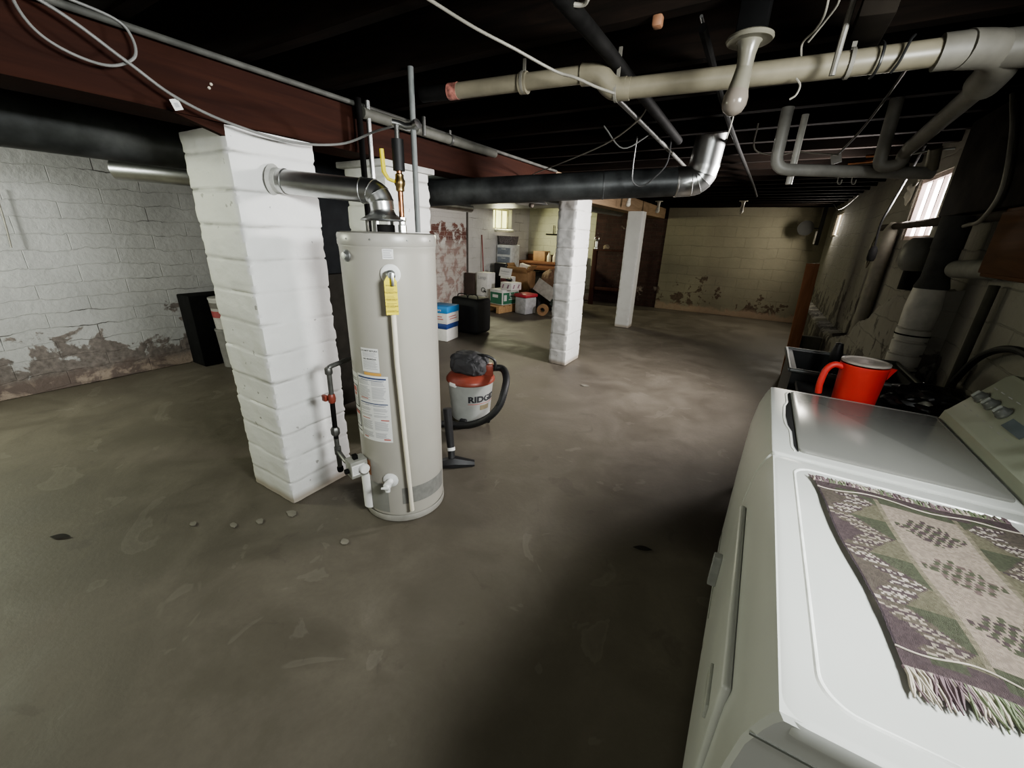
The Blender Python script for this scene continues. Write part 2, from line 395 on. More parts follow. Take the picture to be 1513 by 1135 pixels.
# ------------------------------------------------------------------ block pillars and beam
def pillar(name, x0, x1, y0, y1, z1, label, seed, mat, ch=.152, off=.02, amp=1.0, group=None):
    bm = BM(); st = .022; nz = int(z1 / .0085)
    per = []; cs = [(x0, y0), (x1, y0), (x1, y1), (x0, y1)]
    for i in range(4):
        a, b = Vector(cs[i]), Vector(cs[(i + 1) % 4]); L = (b - a).length; n = max(2, int(L / st))
        nrm = Vector((b - a).yx).normalized(); nrm.y *= -1
        for j in range(n):
            p = a + (b - a) * j / n
            per.append((p, Vector((nrm.x, nrm.y)) if j else (p - Vector(((x0 + x1) / 2, (y0 + y1) / 2))).normalized(), j == 0))
    lay = bm.verts.layers.float_color.new('joint')
    rings = []
    for iz in range(nz + 1):
        z = z1 * iz / nz; row = []
        for p, n, cor in per:
            q = Vector((p.x * 3, p.y * 3, seed)); zj = z + off + .007 * noise.noise(q * 2) 
            c = int(zj / ch); d = min(zj % ch, ch - zj % ch)
            g = max(0, 1 - d / .0085)
            rr = random.Random(seed * 100 + c); sh = Vector((rr.uniform(-.003, .003), rr.uniform(-.003, .003)))
            P3 = Vector((p.x, p.y, z)); nn = noise.noise(P3 * 14 + Vector((seed, 0, 0))) * .0028 + noise.noise(P3 * 45) * .0012
            chip = 0
            if cor: chip = -.006 - .012 * max(0, noise.noise(P3 * 22 + Vector((0, seed, 0)))) - .008 * g
            keep = .35 + .65 * max(0, min(1, .5 + 1.6 * noise.noise(Vector((p.x * 4, p.y * 4, c * 3.1 + seed)))))
            dd = (nn - .0065 * g * keep) * amp + chip
            v = bm.verts.new((p.x + n.x * dd + sh.x, p.y + n.y * dd + sh.y, z)); v[lay] = (g * keep,) * 3 + (1,); row.append(v)
        rings.append(row)
    n = len(per)
    for a, b in zip(rings, rings[1:]):
        for i in range(n): bm.faces.new((a[i], a[(i + 1) % n], b[(i + 1) % n], b[i]))
    bm.faces.new(rings[-1]); bm.faces.new(rings[0][::-1])
    return tag(fin(name, bm, mat, None, angle=50), label, 'pillar', group)
def pmat(name, base, dirt):
    k = NT(name); P = k.pos(); at = k.n('ShaderNodeAttribute', attribute_name='joint')
    med = k.noise(P, 5, 6, .6); fine = k.noise(P, 60, 4)
    c = k.mix(k.ramp(med, [(.3, .35), (.62, 0)]), base, tuple(x * .78 for x in base))
    spots = k.noise(P, 23, 3, .5); c = k.mix(k.ramp(spots, [(.70, 0), (.73, .6)]), c, dirt)
    j = k.math('MULTIPLY', at.outputs['Fac'], k.ramp(k.noise(P, 6, 3), [(.35, .15), (.6, 1)]))
    c = k.mix(k.math('MULTIPLY', j, .75), c, dirt)
    sep = k.n('ShaderNodeSeparateXYZ'); k.l(P, sep.inputs[0])
    mr = k.n('ShaderNodeMapRange'); k.l(sep.outputs[2], mr.inputs[0]); mr.inputs[1].default_value = .02; mr.inputs[2].default_value = .06; mr.inputs[3].default_value = .8; mr.inputs[4].default_value = 0
    c = k.mix(mr.outputs[0], c, (.30, .25, .19))
    k.l(c, k.b.inputs['Base Color']); k.b.inputs['Roughness'].default_value = .6
    k.bump(k.math('ADD', med, k.math('MULTIPLY', fine, .35)), .35, .008); return k.m
PWH = pmat('pillar_paint', (.70, .70, .68), (.12, .11, .09)); PWH2 = pmat('pillar_paint_far', (.62, .62, .595), (.20, .18, .15))
pillar('block_pillar', -2.45, -2.04, 1.03, 1.44, 1.895, 'large whitewashed concrete block pillar with the vent pipe entering it', 1, PWH)
pillar('block_pillar', -2.42, -2.05, 1.90, 2.30, 1.86, 'white block pillar right behind the water heater', 2, PWH2)
pillar('block_pillar', -2.08, -1.85, 4.43, 4.88, 1.905, 'white block pillar in mid room with a grey shaded side', 3, PWH2, ch=.2)
pillar('block_pillar', -2.09, -1.84, 7.17, 7.42, 1.93, 'farthest plain white pillar nearest the dark brick wall', 4, pmat('pillar_paint_plain', (.60, .60, .57), (.4, .38, .34)), ch=9, amp=.7)
box('pillar_cap', (-2.45, -2.03, 1.87, 2.33, 1.862, 1.898), M('cap_block', (.5, .5, .47), .8, bump=.3), bev=.006)
tag(bpy.data.objects['pillar_cap'], 'pale masonry cap block between the second pillar and the beam', 'block')

t = thing('support_beam', 'long red-brown painted main beam resting on the block pillars', 'beam', (-2.17, 4, 1.9))
def beam_seg(name, y0, y1, z0a, z0b, mat, flange=True):
    bm = BM(); n = 40
    secs = []
    for i in range(n + 1):
        y = y0 + (y1 - y0) * i / n; zb = z0a + (z0b - z0a) * i / n + .003 * noise.noise(Vector((0, y * 2, 0)))
        p = [(-2.28, zb), (-2.055, zb), (-2.05, zb + .012), (-2.05, 2.132), (-2.06, 2.145), (-2.28, 2.145)]
        secs.append([bm.verts.new((a + .003 * noise.noise(Vector((a, y * 3, b * 4))), y, b)) for a, b in p])
    for a, b in zip(secs, secs[1:]):
        for i in range(6): bm.faces.new((a[i], a[(i + 1) % 6], b[(i + 1) % 6], b[i]))
    bm.faces.new(secs[0]); bm.faces.new(secs[-1][::-1])
    return fin(name, bm, mat, t)
beam_seg('beam_timber', YB, 4.25, 1.90, 1.905, BEAMM)
bm_ = beam_seg('beam_extension', 4.26, YF - .03, 1.915, 1.94, BEAML); bm_['label'] = 'pale unpainted far length of the beam'
bm = BM(); vs = [bm.verts.new(p) for p in [(-2.045, .86, 1.90), (-2.045, 1.10, 1.895), (-2.045, 1.06, 1.845), (-2.075, .86, 1.90), (-2.075, 1.10, 1.895), (-2.075, 1.06, 1.845)]]
for f in ((0, 1, 2), (5, 4, 3), (0, 3, 4, 1), (1, 4, 5, 2), (2, 5, 3, 0)): bm.faces.new([vs[i] for i in f])
fin('split_wedge', bm, BEAMM, t, smooth=False)
for yy, zz in ((1.02, 2.03), (1.01, 2.015)):
    bm = BM(); lt(bm, [(0, .0), (.006, 0), (.005, .004), (0, .006)], (-2.05, yy, zz), (1, 0, 0), 8); fin('nail_head', bm, M('bare_scratch', (.55, .5, .42), .6), t)


# conduit along top of the beam
tag(tube('conduit_pipe', [(-2.02, YB, 2.125), (-2.02, 1.6, 2.125), (-2.02, 4.2, 2.13)], .012, M('conduit_grey', (.10, .10, .09), .7, .2, var=.2), sm=6), 'thin grey conduit running along the top edge of the red-brown beam', 'pipe')
tag(tube('drain_pipe', [(-1.99, 1.72, 2.085), (-1.99, 3.0, 2.095)], .028, M('pipe_dull_white', (.13, .13, .11), .7), seg=16), 'short dull pale pipe strapped along the beam above the heater', 'pipe')
bm = BM(); lt(bm, [(.03, -.012), (.033, -.01), (.033, .01), (.03, .012)], (-1.99, 2.45, 2.09), (0, 1, 0), 20, cap=False); bx(bm, -1.99, -1.985, 2.44, 2.46, 2.115, 2.148)
tag(fin('pipe_strap', bm, IRONG), 'metal strap holding the dull pale pipe up to a joist', 'bracket')

# ------------------------------------------------------------------ water heater
HC = (-1.55, 1.43); HR = .22
heater = thing('water_heater', 'tall cream tank water heater standing beside the large block pillar', 'water heater', (HC[0], HC[1], 0))
lathe('tank', [(.195, .0), (.21, .004), (.214, .04), (.22, .045), (.22, 1.40), (.221, 1.425), (.2225, 1.43), (.2225, 1.436)], (*HC, 0), CREAM, heater, seg=96)
lathe('top_cap', [(.224, 1.436), (.2255, 1.44), (.2255, 1.478), (.222, 1.488), (.205, 1.493), (0, 1.496)], (*HC, 0), CREAMD, heater, seg=96)
for a in (-118, -93, -62, -22, 12):
    q = RD(a); bm = BM(); lt(bm, [(0, .003), (.003, .002), (.004, 0)], (HC[0] + .2255 * cos(q), HC[1] + .2255 * sin(q), 1.463), (cos(q), sin(q), 0), 8); fin('cap_screw', bm, DULLM, heater)
# base ring
lathe('base_ring', [(.2225, .004), (.2235, .01), (.2235, .035), (.221, .04)], (*HC, 0), M('ring_enamel', (.30, .29, .26), .4), heater, seg=96, cap=False)
def hpatch(name, a0, a1, z0, z1, mat, d=.0012, parent=heater):
    bm = BM(); f = cyl_fn(HC, HR, 0, 0); rect_fn(bm, f, RD(a0) * HR, RD(a1) * HR, z0, z1, d, nx=max(4, int((a1 - a0) / 3)), ny=4)
    return fin(name, bm, mat, parent)
rlab = hpatch('rating_label', -50, -38, 1.385, 1.455, PAPER, parent=heater)
def printed(name, parent_lab, items, mat, d=.002):
    if name not in ('sticker_fine_print', 'label_paragraphs', 'side_label_text', 'side_label_border'):
        for it_ in items:
            bm = BM(); a0, a1, z0, z1 = it_; rect_fn(bm, cyl_fn(HC, HR, 0, 0), RD(a0) * HR, RD(a1) * HR, z0, z1, d, nx=max(1, int((a1 - a0) / 4))); fin(name, bm, mat, parent_lab)
        return
    bm = BM(); f = cyl_fn(HC, HR, 0, 0)
    for a0, a1, z0, z1 in items: rect_fn(bm, f, RD(a0) * HR, RD(a1) * HR, z0, z1, d, nx=max(1, int((a1 - a0) / 4)))
    return fin(name, bm, mat, parent_lab)
for i in range(7): printed('rating_print', rlab, [(-49, -39.5 - (i % 3), 1.391 + i * .0088, 1.395 + i * .0088)], INKG)
lab = hpatch('warning_sticker', -88.5, -64, .865, .982, PAPER)
bm = BM()
text_bm(bm, 'DO NOT RETURN', .0108, cyl_fn(HC, HR, RD(-76.5), .966), .0016, .0003)
fin('sticker_lettering', bm, INK, lab); bm = BM(); text_bm(bm, 'NO REGRESAR', .0108, cyl_fn(HC, HR, RD(-76.5), .926), .0016, .0003)
fin('sticker_lettering', bm, INK, lab)
rows = []
for z in (.958, .952, .946, .940, .918, .912, .906, .900, .894, .888, .880):
    rows.append((-86, -66 - random.uniform(0, 5), z, z + .0028))
printed('sticker_fine_print', lab, rows, INKG)
o = hpatch('caution_band', -86.5, -62.5, .848, .862, ORNG, .0018); 
lab2 = hpatch('instruction_label', -101, -54.5, .492, .846, PAPER, .0012)
rows, dark, redr, boxd = [], [], [], []
random.seed(11)
for z0, z1 in ((.715, .815), (.625, .685), (.51, .60)):
    z = z1
    while z > z0:
        if random.random() > .12: rows.append((-99.5, -80 - random.uniform(0, 4), z, z + .0032)); rows.append((-77.5, -58 - random.uniform(0, 5), z, z + .0032))
        z -= .0062
dark += [(-99, -57, .828, .836), (-94, -60, .820, .8225), (-99, -57, .697, .702), (-90, -60, .690, .692)]
redr += [(-98, -84, .613, .617), (-68, -57, .611, .617), (-98, -90, .505, .510), (-66, -57, .503, .510), (-97, -84, .722, .726)]
printed('label_paragraphs', lab2, rows, INKG); printed('label_heading_bar', lab2, dark, NAVY); printed('label_red_bar', lab2, redr, REDI)
lab3 = hpatch('side_label', -126, -102.5, .50, .84, PAPER, .0010)
d = []
for z0, z1 in ((.655, .775), (.545, .635)):
    d += [(-124, -104.5, z1 - .005, z1), (-124, -104.5, z0, z0 + .005), (-106, -104.5, z0, z1), (-124, -122.5, z0, z1)]
d += [(-122, -105, .80, .803), (-122, -105, .81, .813), (-122, -104, .52, .526)]
printed('side_label_border', lab3, d, INK)
d = [(-120, -109, .735, .762), (-117, -110, .715, .73), (-121, -107, .613, .628)]
printed('side_label_red_mark', lab3, d, REDI)
d = [(-121, -107, z, z + .004) for z in (.70, .69, .68, .67, .60, .59, .58, .57)]
printed('side_label_text', lab3, d, INKG)
# grey marks low on the shell
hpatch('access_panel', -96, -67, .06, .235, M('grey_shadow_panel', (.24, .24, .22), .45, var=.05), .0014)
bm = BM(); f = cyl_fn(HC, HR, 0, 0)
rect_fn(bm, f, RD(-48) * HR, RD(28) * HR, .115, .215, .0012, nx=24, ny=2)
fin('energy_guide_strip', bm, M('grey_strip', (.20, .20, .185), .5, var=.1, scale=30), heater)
# port cap high on the left
q = RD(-97); lathe('side_port', [(.026, -.004), (.026, .004), (.02, .008), (.015, .012), (.015, .018), (0, .02)], (HC[0] + HR * cos(q), HC[1] + HR * sin(q), 1.392), DULLM, heater, (cos(q), sin(q), 0), 24)
# relief valve, tag and discharge pipe
q = RD(-42.5); vd = Vector((cos(q), sin(q), 0)); tng = Vector((-sin(q), cos(q), 0))
c0 = Vector((HC[0], HC[1], 1.322)) + vd * HR
lathe('valve_flange', [(.043, -.003), (.043, .003), (.038, .007), (.03, .008), (0, .009)], c0, PAPER, heater, vd, 32)
rv = lathe('relief_valve', [(.017, .008), (.019, .02), (.021, .028), (.021, .045), (.014, .052), (0, .054)], c0, DULLM, heater, vd, 20)
bm = BM(); bx(bm, -.006, .006, -.004, .004, -.045, .012, bev=.002)
R = Matrix((tng, vd, Vector((0, 0, 1)))).transposed()
for v in bm.verts: v.co = R @ v.co + c0 + vd * .06 + tng * .006
fin('test_lever', bm, GALV, rv)
bm = BM(); w = .0265
pts = [(-w, -.17), (w, -.17), (w, -.025), (.010, .002), (-.010, .002), (-w, -.025)]
for dd in (.047, .048):
    vs = [bm.verts.new(c0 + tng * (a - .003) + Vector((0, 0, b)) + vd * (dd + (.012 * (b + .17) * 2))) for a, b in pts]; bm.faces.new(vs)
yt = fin('warning_tag', bm, YELL, heater, smooth=False); yt['label'] = 'yellow hanging warning tag'
bm = BM(); fnn = lambda x, y, d: c0 + tng * (x - .003) + Vector((0, 0, y)) + vd * (.0485 + .024 * (y + .17) + d)
for zz in (-.045, -.075, -.105, -.135, -.158):
    text_bm(bm, 'WARNING' if zz == -.045 else 'RELIEF VALVE' if zz in (-.105,) else 'DO NOT CAP', .0085, lambda x, y, d, zz=zz: fnn(x, y + zz, d), .0006, .0002)
for i in range(18):
    z = -.052 - i * .0062
    if i % 5: rect_fn(bm, fnn, -.021, .021 - random.uniform(0, .012), z, z + .002, .0006)
fin('tag_lettering', bm, M('tag_ink', (.35, .28, .05), .6), yt)
p0 = c0 + vd * .032; 
tube('discharge_pipe', [p0 + Vector((0, 0, -.012)), p0 + Vector((0, 0, -.4)), Vector((HC[0], HC[1], .09)) + Vector((cos(RD(-37)), sin(RD(-37)), 0)) * (HR + .032)], .0115, M('cream_tube', (.66, .62, .52), .45, var=.03), heater, seg=16)
# drain valve
q = RD(-62); dv = Vector((cos(q), sin(q), 0)); c1 = Vector((HC[0], HC[1], .268)) + dv * HR
dr = lathe('drain_valve', [(.04, -.002), (.04, .003), (.03, .008), (.018, .010), (.016, .035), (.02, .037), (.02, .06), (.014, .062), (.014, .075), (0, .076)], c1, PAPER, heater, dv, 24)
bm = BM(); tb(bm, [c1 + dv * .05 + Vector((0, 0, .0)), c1 + dv * .052 + Vector((0, 0, -.035))], .013, 14)
fin('hose_outlet', bm, PAPER, dr)
bm = BM(); tt = Vector((-sin(q), cos(q), 0)); tb(bm, [c1 + dv * .078 - tt * .022, c1 + dv * .078 + tt * .022], .006, 8); fin('drain_handle', bm, PAPER, dr)
# gas control and its guard
q = RD(-106); gd = Vector((cos(q), sin(q), 0)); gt = Vector((-sin(q), cos(q), 0)); c2 = Vector((HC[0], HC[1], .325)) + gd * HR
def obox(bm, c, u, v, w, hu, hv, hw, bev=.004):
    vs = bx(bm, -hu, hu, -hv, hv, -hw, hw, bev=bev); R = Matrix((u, v, w)).transposed()
    for x in vs: x.co = R @ x.co + c
UZ = Vector((0, 0, 1))
bm = BM(); obox(bm, c2 + gd * .05, gt, gd, UZ, .038, .045, .048); gv = fin('gas_control_valve', bm, M('valve_grey', (.34, .34, .31), .45, .4), heater)
lathe('control_dial', [(.027, 0), (.027, .014), (.023, .02), (0, .021)], c2 + gd * .03 + gt * .042 + UZ * .0, PAPER, gv, gt, 24)
lathe('control_knob', [(.014, 0), (.014, .018), (0, .019)], c2 + gd * .096 + UZ * -.012, IRON, gv, gd, 16)
bm = BM(); obox(bm, c2 + gd * .055 + UZ * .058, gt, gd, UZ, .014, .012, .012, .002); fin('igniter_button', bm, IRON, gv)
bm = BM(); rect_fn(bm, plane_fn(c2 + gd * .055 + gt * .0385, -gd, UZ), -.035, .032, -.03, .03, .0012); rl = fin('valve_label', bm, PAPER, gv)
bm = BM(); 
for i in range(5): rect_fn(bm, plane_fn(c2 + gd * .055 + gt * .0385, -gd, UZ), -.03, .01, -.02 + i * .009, -.016 + i * .009, .002)
fin('valve_label_print', bm, INKG, rl)
hpatch('orange_patch', -103, -93, .27, .36, M('heat_stain', (.42, .20, .10), .6), .002)
bm = BM(); q2 = RD(-107); gc = Vector((HC[0] + (HR - .006) * cos(q2), HC[1] + (HR - .006) * sin(q2), 0))
lt(bm, [(.03, .05), (.034, .055), (.034, .275), (.03, .285), (0, .286)], gc, seg=20); fin('burner_guard', bm, PAPER, heater)
# draft hood with legs on the top
tc = Vector((HC[0] - .02, HC[1], 1.495))
lathe('draft_hood', [(.062, .075), (.10, .055), (.103, .048), (.096, .05), (.058, .08), (.052, .095), (.052, .10)], tc, GALV, heater, seg=40, cap=False)
for a in (20, 110, 200, 290):
    bm = BM(); p = tc + Vector((cos(RD(a)) * .085, sin(RD(a)) * .085, 0)); bx(bm, p.x - .008, p.x + .008, p.y - .004, p.y + .004, p.z - .004, p.z + .055, rot=(0, 0, a + 90)); fin('hood_leg', bm, GALV, heater)
lathe('flue_collar', [(.05, -.002), (.05, .03), (.045, .032), (.045, -.002)], tc, IRON, heater, seg=24)

# vent pipe to the pillar
vent = thing('vent_pipe', 'shiny galvanised vent pipe elbowing from the heater top into the pillar', 'pipe', (tc.x, tc.y, tc.z + .09))
P0 = Vector((-2.043, 1.215, 1.705)); E1 = Vector((-1.585, 1.425, 1.665)); top = tc + Vector((0, 0, .095))
top = Vector((tc.x, tc.y, 1.59))
dirv = (E1 - P0).normalized()
bm = BM(); tb(bm, [P0, P0 + dirv * .05, P0 + dirv * .052, P0 + dirv * .058, P0 + dirv * .06, E1 - dirv * .06], [.052, .052, .056, .056, .052, .052], 36); fin('straight_run', bm, GALV, vent)
ctrl = Vector((tc.x + .005, tc.y + .0, 1.68)); A = E1 - dirv * .075
bm = BM(); pts = []; rad = []; n = 4
def bez(t): return (1 - t) ** 2 * A + 2 * t * (1 - t) * ctrl + t * t * top
for i in range(n):
    a, b = bez(i / n), bez((i + 1) / n)
    pts += [a, a.lerp(b, .06), a.lerp(b, .12), b.lerp(a, .02)]; rad += [.0545, .0575, .0545, .0545]
pts.append(top); rad.append(.0535)
tb(bm, pts, rad, 36); fin('segmented_elbow', bm, GALV, vent)
lathe('wall_collar', [(.062, -.004), (.07, 0), (.064, .006), (.055, .01), (.054, .03)], P0 + Vector((.002, 0, 0)), M('rough_mortar', (.45, .45, .42), .9, bump=.5), vent, dirv, 28)

# water pipes over the heater
wp = thing('water_pipe', 'copper water pipe with yellow lever valve and black foam sleeve above heater', 'pipe', (-1.50, 1.50, 1.495))
cx, cy = -1.495, 1.475
tube('copper_riser', [(cx, cy, 1.50), (cx, cy, 1.86)], .0125, COPPER, wp, seg=16)
lathe('union_nut', [(.02, 0), (.02, .03), (.016, .034), (.016, .05), (.02, .052), (.02, .065), (.014, .067)], (cx, cy, 1.496), M('nut_steel', (.5, .5, .48), .35, 1), wp, seg=6)
lathe('ball_valve', [(.014, 0), (.019, .004), (.019, .02), (.024, .03), (.024, .045), (.019, .055), (.019, .07), (.014, .075)], (cx, cy, 1.67), BRASS, wp, seg=16)
bm = BM(); tb(bm, [(cx - .01, cy - .02, 1.71), (cx - .035, cy - .035, 1.72), (cx - .055, cy - .04, 1.75), (cx - .06, cy - .04, 1.84)], [.007, .008, .011, .010], 8); ob = fin('valve_lever', bm, YELL, wp); ob['label'] = 'yellow lever handle'
tube('foam_sleeve', [(cx, cy, 1.755), (cx, cy, 1.88)], .026, RUBB, wp, seg=18)
tube('upper_elbow', [(cx, cy, 1.88), (cx, cy, 1.915), (cx, cy, 1.935)], .011, IRONG, wp, seg=12)
tag(tube('cold_water_pipe', [(-1.44, 1.52, 1.497), (-1.44, 1.52, 1.95), (-1.44, 1.52, 2.15)], .0125, M('pipe_painted', (.17, .18, .175), .6, .2), seg=14), 'plain grey painted vertical pipe rising from the right of the heater top', 'pipe')
tag(tube('vertical_conduit', [(-1.985, 1.755, 0), (-1.985, 1.755, 2.146)], .014, GALV, seg=14), 'bright steel vertical conduit in front of the second pillar', 'pipe')
tag(tube('vertical_conduit', [(-1.99, 1.70, 0), (-1.99, 1.70, 2.146)], .016, IRON, seg=14), 'black vertical pipe just left of the bright steel conduit', 'pipe')
tag(tube('hanging_pipe', [(-1.93, 2.13, 2.05), (-1.93, 2.13, 2.15)], .012, IRONG, seg=12), 'short dark pipe stub dropping from the joists beside the beam', 'pipe')
bm = BM(); tb(bm, smooth_path([(-1.515, 1.47, 1.945), (-1.49, 1.49, 1.94), (-1.46, 1.505, 1.93), (-1.42, 1.52, 1.935)], 5), .014, 12); lt(bm, [(.014, 0), (.02, .002), (.02, .02), (0, .022)], (-1.425, 1.515, 1.935), (1, 0, .3), 14)
tag(fin('pipe_fitting', bm, GALV), 'shiny cross fitting on the pipes above the heater', 'fitting')

# gas line
gl = thing('gas_pipe', 'grey iron gas pipe with red shutoff beside the heater and pillar', 'pipe', (-1.80, 1.2, .2))
GX, GY = -1.815, 1.2
tube('upper_run', [(-1.83, 1.50, .845), (GX - .0, 1.35, .842), (GX + .015, GY, .835), (GX + .01, GY, .68)], .0125, IRONG, gl, seg=14, fil=.02)
lathe('elbow_fitting', [(.016, -.02), (.019, -.015), (.019, .012), (.015, .018)], (GX + .012, GY, .815), IRONG, gl, seg=14)
tube('middle_run', [(GX + .01, GY, .68), (GX, GY, .42)], .013, IRON, gl, seg=14)
sv = lathe('shutoff_valve', [(.015, -.025), (.018, -.02), (.021, 0), (.018, .02), (.015, .025)], (GX + .008, GY, .66), REDV, gl, seg=14)
bm = BM(); bx(bm, GX - .035, GX - .005, GY - .03, GY - .012, .645, .68, bev=.004); fin('valve_handle', bm, REDV, sv)
lathe('pipe_union', [(.014, -.028), (.02, -.022), (.024, -.015), (.024, .012), (.018, .02), (.014, .026)], (GX, GY, .465), IRONG, gl, seg=8)
lathe('tee_fitting', [(.014, -.025), (.018, -.022), (.018, .022), (.014, .025)], (GX, GY, .345), IRONG, gl, seg=14)
tube('lower_run', [(GX, GY, .43), (GX, GY, .23)], .013, IRONG, gl, seg=14)
lathe('drip_cap', [(.0, -.0), (.014, .002), (.017, .01), (.017, .03), (.014, .034)], (GX, GY, .208), IRON, gl, seg=14)
tube('branch_run', [(GX, GY, .345), (-1.70, 1.16, .335), (-1.66, 1.155, .33)], .012, IRONG, gl, seg=14)

# ------------------------------------------------------------------ furnace and ducts behind the pillars
fu = thing('furnace', 'dark grey furnace cabinet half hidden behind the pillars', 'furnace', (-3.3, 2.6, 0))
box('cabinet', (-3.66, -2.94, 1.82, 3.05, .03, 1.16), M('furnace_brown_grey', (.028, .026, .022), .8, spec=.12), fu, bev=.012)
box('plenum', (-3.62, -2.95, 1.84, 3.02, 1.162, 2.02), M('furnace_black', (.014, .016, .018), .7, spec=.12), fu, bev=.006)
box('base_rail', (-3.6, -3.0, 1.9, 3.0, .0, .032), IRON, fu, bev=.002)
box('door_seam', (-3.665, -3.655, 2.3, 2.9, .2, 1.0), IRON, fu, bev=.002)
d1 = thing('round_duct', 'big dark wrapped duct running overhead behind the large pillar', 'duct', (-3.2, 0, 1.8))
tube('duct_body', [(-3.2, YB + .02, 1.95), (-3.2, 1.835, 1.95)], .135, DUCT, d1, seg=40)
for y in (-1.0, .2):
    bm = BM(); lt(bm, [(.136, -.012), (.139, -.008), (.139, .008), (.136, .012)], (-3.2, y, 1.95), (0, 1, 0), 40, cap=False); fin('joint_band', bm, IRON, d1)
d2 = thing('round_duct', 'long dark round duct crossing in mid room to a silver elbow', 'duct', (-2.1, 2.9, 1.8))
a = Vector((-2.955, 2.62, 1.80)); b = Vector((-.66, 3.40, 1.90)); dd = (b - a).normalized()
a = Vector((-2.915, 2.515, 1.765)); dd = (b - a).normalized()
tube('duct_body', [a, b], .096, DUCT, d2, seg=40)
for s in (.25, 1.9):
    p = a + dd * s; bm = BM(); lt(bm, [(.0965, -.005), (.0985, -.003), (.0985, .003), (.0965, .005)], p, dd, 40, cap=False); fin('joint_band', bm, DUCT, d2)
e = b + dd * .10
bm = BM(); pts = [b - dd * .01]; up = Vector((.0, 0, 1))
path = fillet([b - dd * .01, b + dd * .16, b + dd * .16 + Vector((.03, -.03, .30))], .13, 4)
pp = []; rr = []
for i, p in enumerate(path):
    pp.append(p); rr.append(.101)
    if i < len(path) - 1:
        q = path[i + 1]; pp += [p.lerp(q, .1), p.lerp(q, .16)]; rr += [.104, .101]
tb(bm, pp, rr, 36); el = fin('silver_elbow', bm, GALV, d2); el['label'] = 'shiny galvanised elbow'
tag(tube('galvanised_duct', [(-4.0, 1.26, 1.845), (-3.80, 1.42, 1.835), (-3.55, 1.62, 1.82), (-3.46, 1.77, 1.815)], .07, GALV, seg=28), 'short shiny duct slung below the big dark duct left of the pillar', 'duct')
# rectangular pale duct in left room
box('flat_duct', (-5.2, -2.75, 3.6, 6.6, 1.94, 2.14), DUCTP, bev=.004)
tag(bpy.data.objects['flat_duct'], 'pale flat rectangular sheet metal duct under the joists', 'duct')
tag(tube('silver_branch_duct', [(-4.02, 4.2, 1.875), (-4.16, 5.6, 1.875)], .06, GALV, seg=24), 'thin shiny round duct slung beneath the pale flat duct', 'duct')
tag(tube('white_duct', [(-2.95, 7.5, 2.045), (-2.85, 9.2, 2.045)], .10, M('white_wrap', (.40, .42, .41), .5), seg=28), 'fat pale round duct behind the beam near the farthest pillar', 'duct')

# hanging reflector lamp
hl = thing('pendant_lamp', 'aluminium reflector shade lamp hanging in front of the mid room pillar', 'lamp', (-1.98, 3.62, 1.80))
lc = Vector((-1.98, 3.62, 1.775))
lathe('lamp_shade', [(.150, .0), (.153, .005), (.140, .018), (.110, .045), (.055, .070), (.034, .076), (.034, .073), (.053, .066), (.107, .041), (.137, .015), (.147, .004), (.150, 0)], lc, GALV, hl, seg=40, cap=False)
lathe('socket', [(.0, .125), (.014, .123), (.018, .11), (.018, .09), (.034, .078), (.034, .072), (0, .072)], lc, PORC, hl, seg=20)
lathe('lamp_bulb', [(0, -.03), (.018, -.025), (.026, -.008), (.02, .012), (.013, .03), (.013, .04)], lc, BULB, hl, seg=20)
tube('lamp_cord', [lc + UZ * .12, Vector((-1.97, 3.60, 1.92)), Vector((-1.93, 3.5, 2.0)), Vector((-1.5, 3.15, 2.02)), Vector((-1.0, 2.75, 2.05)), Vector((-.72, 2.45, 2.09)), Vector((-.63, 2.31, 2.14))], .004, CABLEW, hl, seg=8, sm=8)

# ------------------------------------------------------------------ ceiling plumbing
pv = thing('pvc_drain_pipe', 'long cream PVC drain pipe with couplings hung under the joists', 'pipe', (-.4, 1.75, 2.0))
tube('small_run', [(-1.27, 1.62, 2.07), (-.72, 1.69, 2.075)], .030, PVC, pv, seg=24)
tube('offset_elbow', [(-.73, 1.69, 2.075), (-.665, 1.695, 2.072), (-.615, 1.715, 2.02), (-.55, 1.725, 2.018)], .037, PVC, pv, seg=24, fil=.035)
tube('main_run', [(-.60, 1.72, 2.02), (.03, 1.78, 2.018), (.33, 1.80, 2.02), (.40, 1.84, 2.02)], .034, PVC, pv, seg=24)
for p, q in (((-.98, 1.657, 2.07), (-.95, 1.66, 2.07)), ((-.60, 1.72, 2.02), (-.565, 1.723, 2.02))):
    tube('coupling', [p, q], .038, PVC, pv, seg=24)
tube('wye_fitting', [(.30, 1.80, 2.02), (.36, 1.805, 2.02)], .044, PVCD, pv, seg=24)
tube('corner_elbow', [(.35, 1.80, 2.02), (.44, 1.84, 2.02), (.47, 1.93, 2.0), (.47, 2.02, 1.985)], .046, PVCD, pv, seg=24, fil=.07)
tube('side_stub', [(.42, 1.84, 2.02), (.60, 1.87, 2.02), (.60, 1.87, 2.15)], .046, PVCD, pv, seg=24, fil=.04)
tube('branch_run', [(.47, 1.98, 1.985), (.46, 2.68, 1.925)], .030, PVCD, pv, seg=20)
tube('branch_trap', [(.46, 2.62, 1.93), (.46, 2.76, 1.915), (.46, 2.78, 1.87), (.38, 2.77, 1.86), (.37, 2.75, 2.14)], .027, PVCD, pv, seg=20, fil=.05)
e_ = tube('pipe_end', [(-1.31, 1.615, 2.07), (-1.265, 1.62, 2.07)], .0315, M('red_band', (.38, .16, .13), .5, var=.5, scale=40), pv, seg=24); e_['label'] = 'red and white printed band at the pipe end'
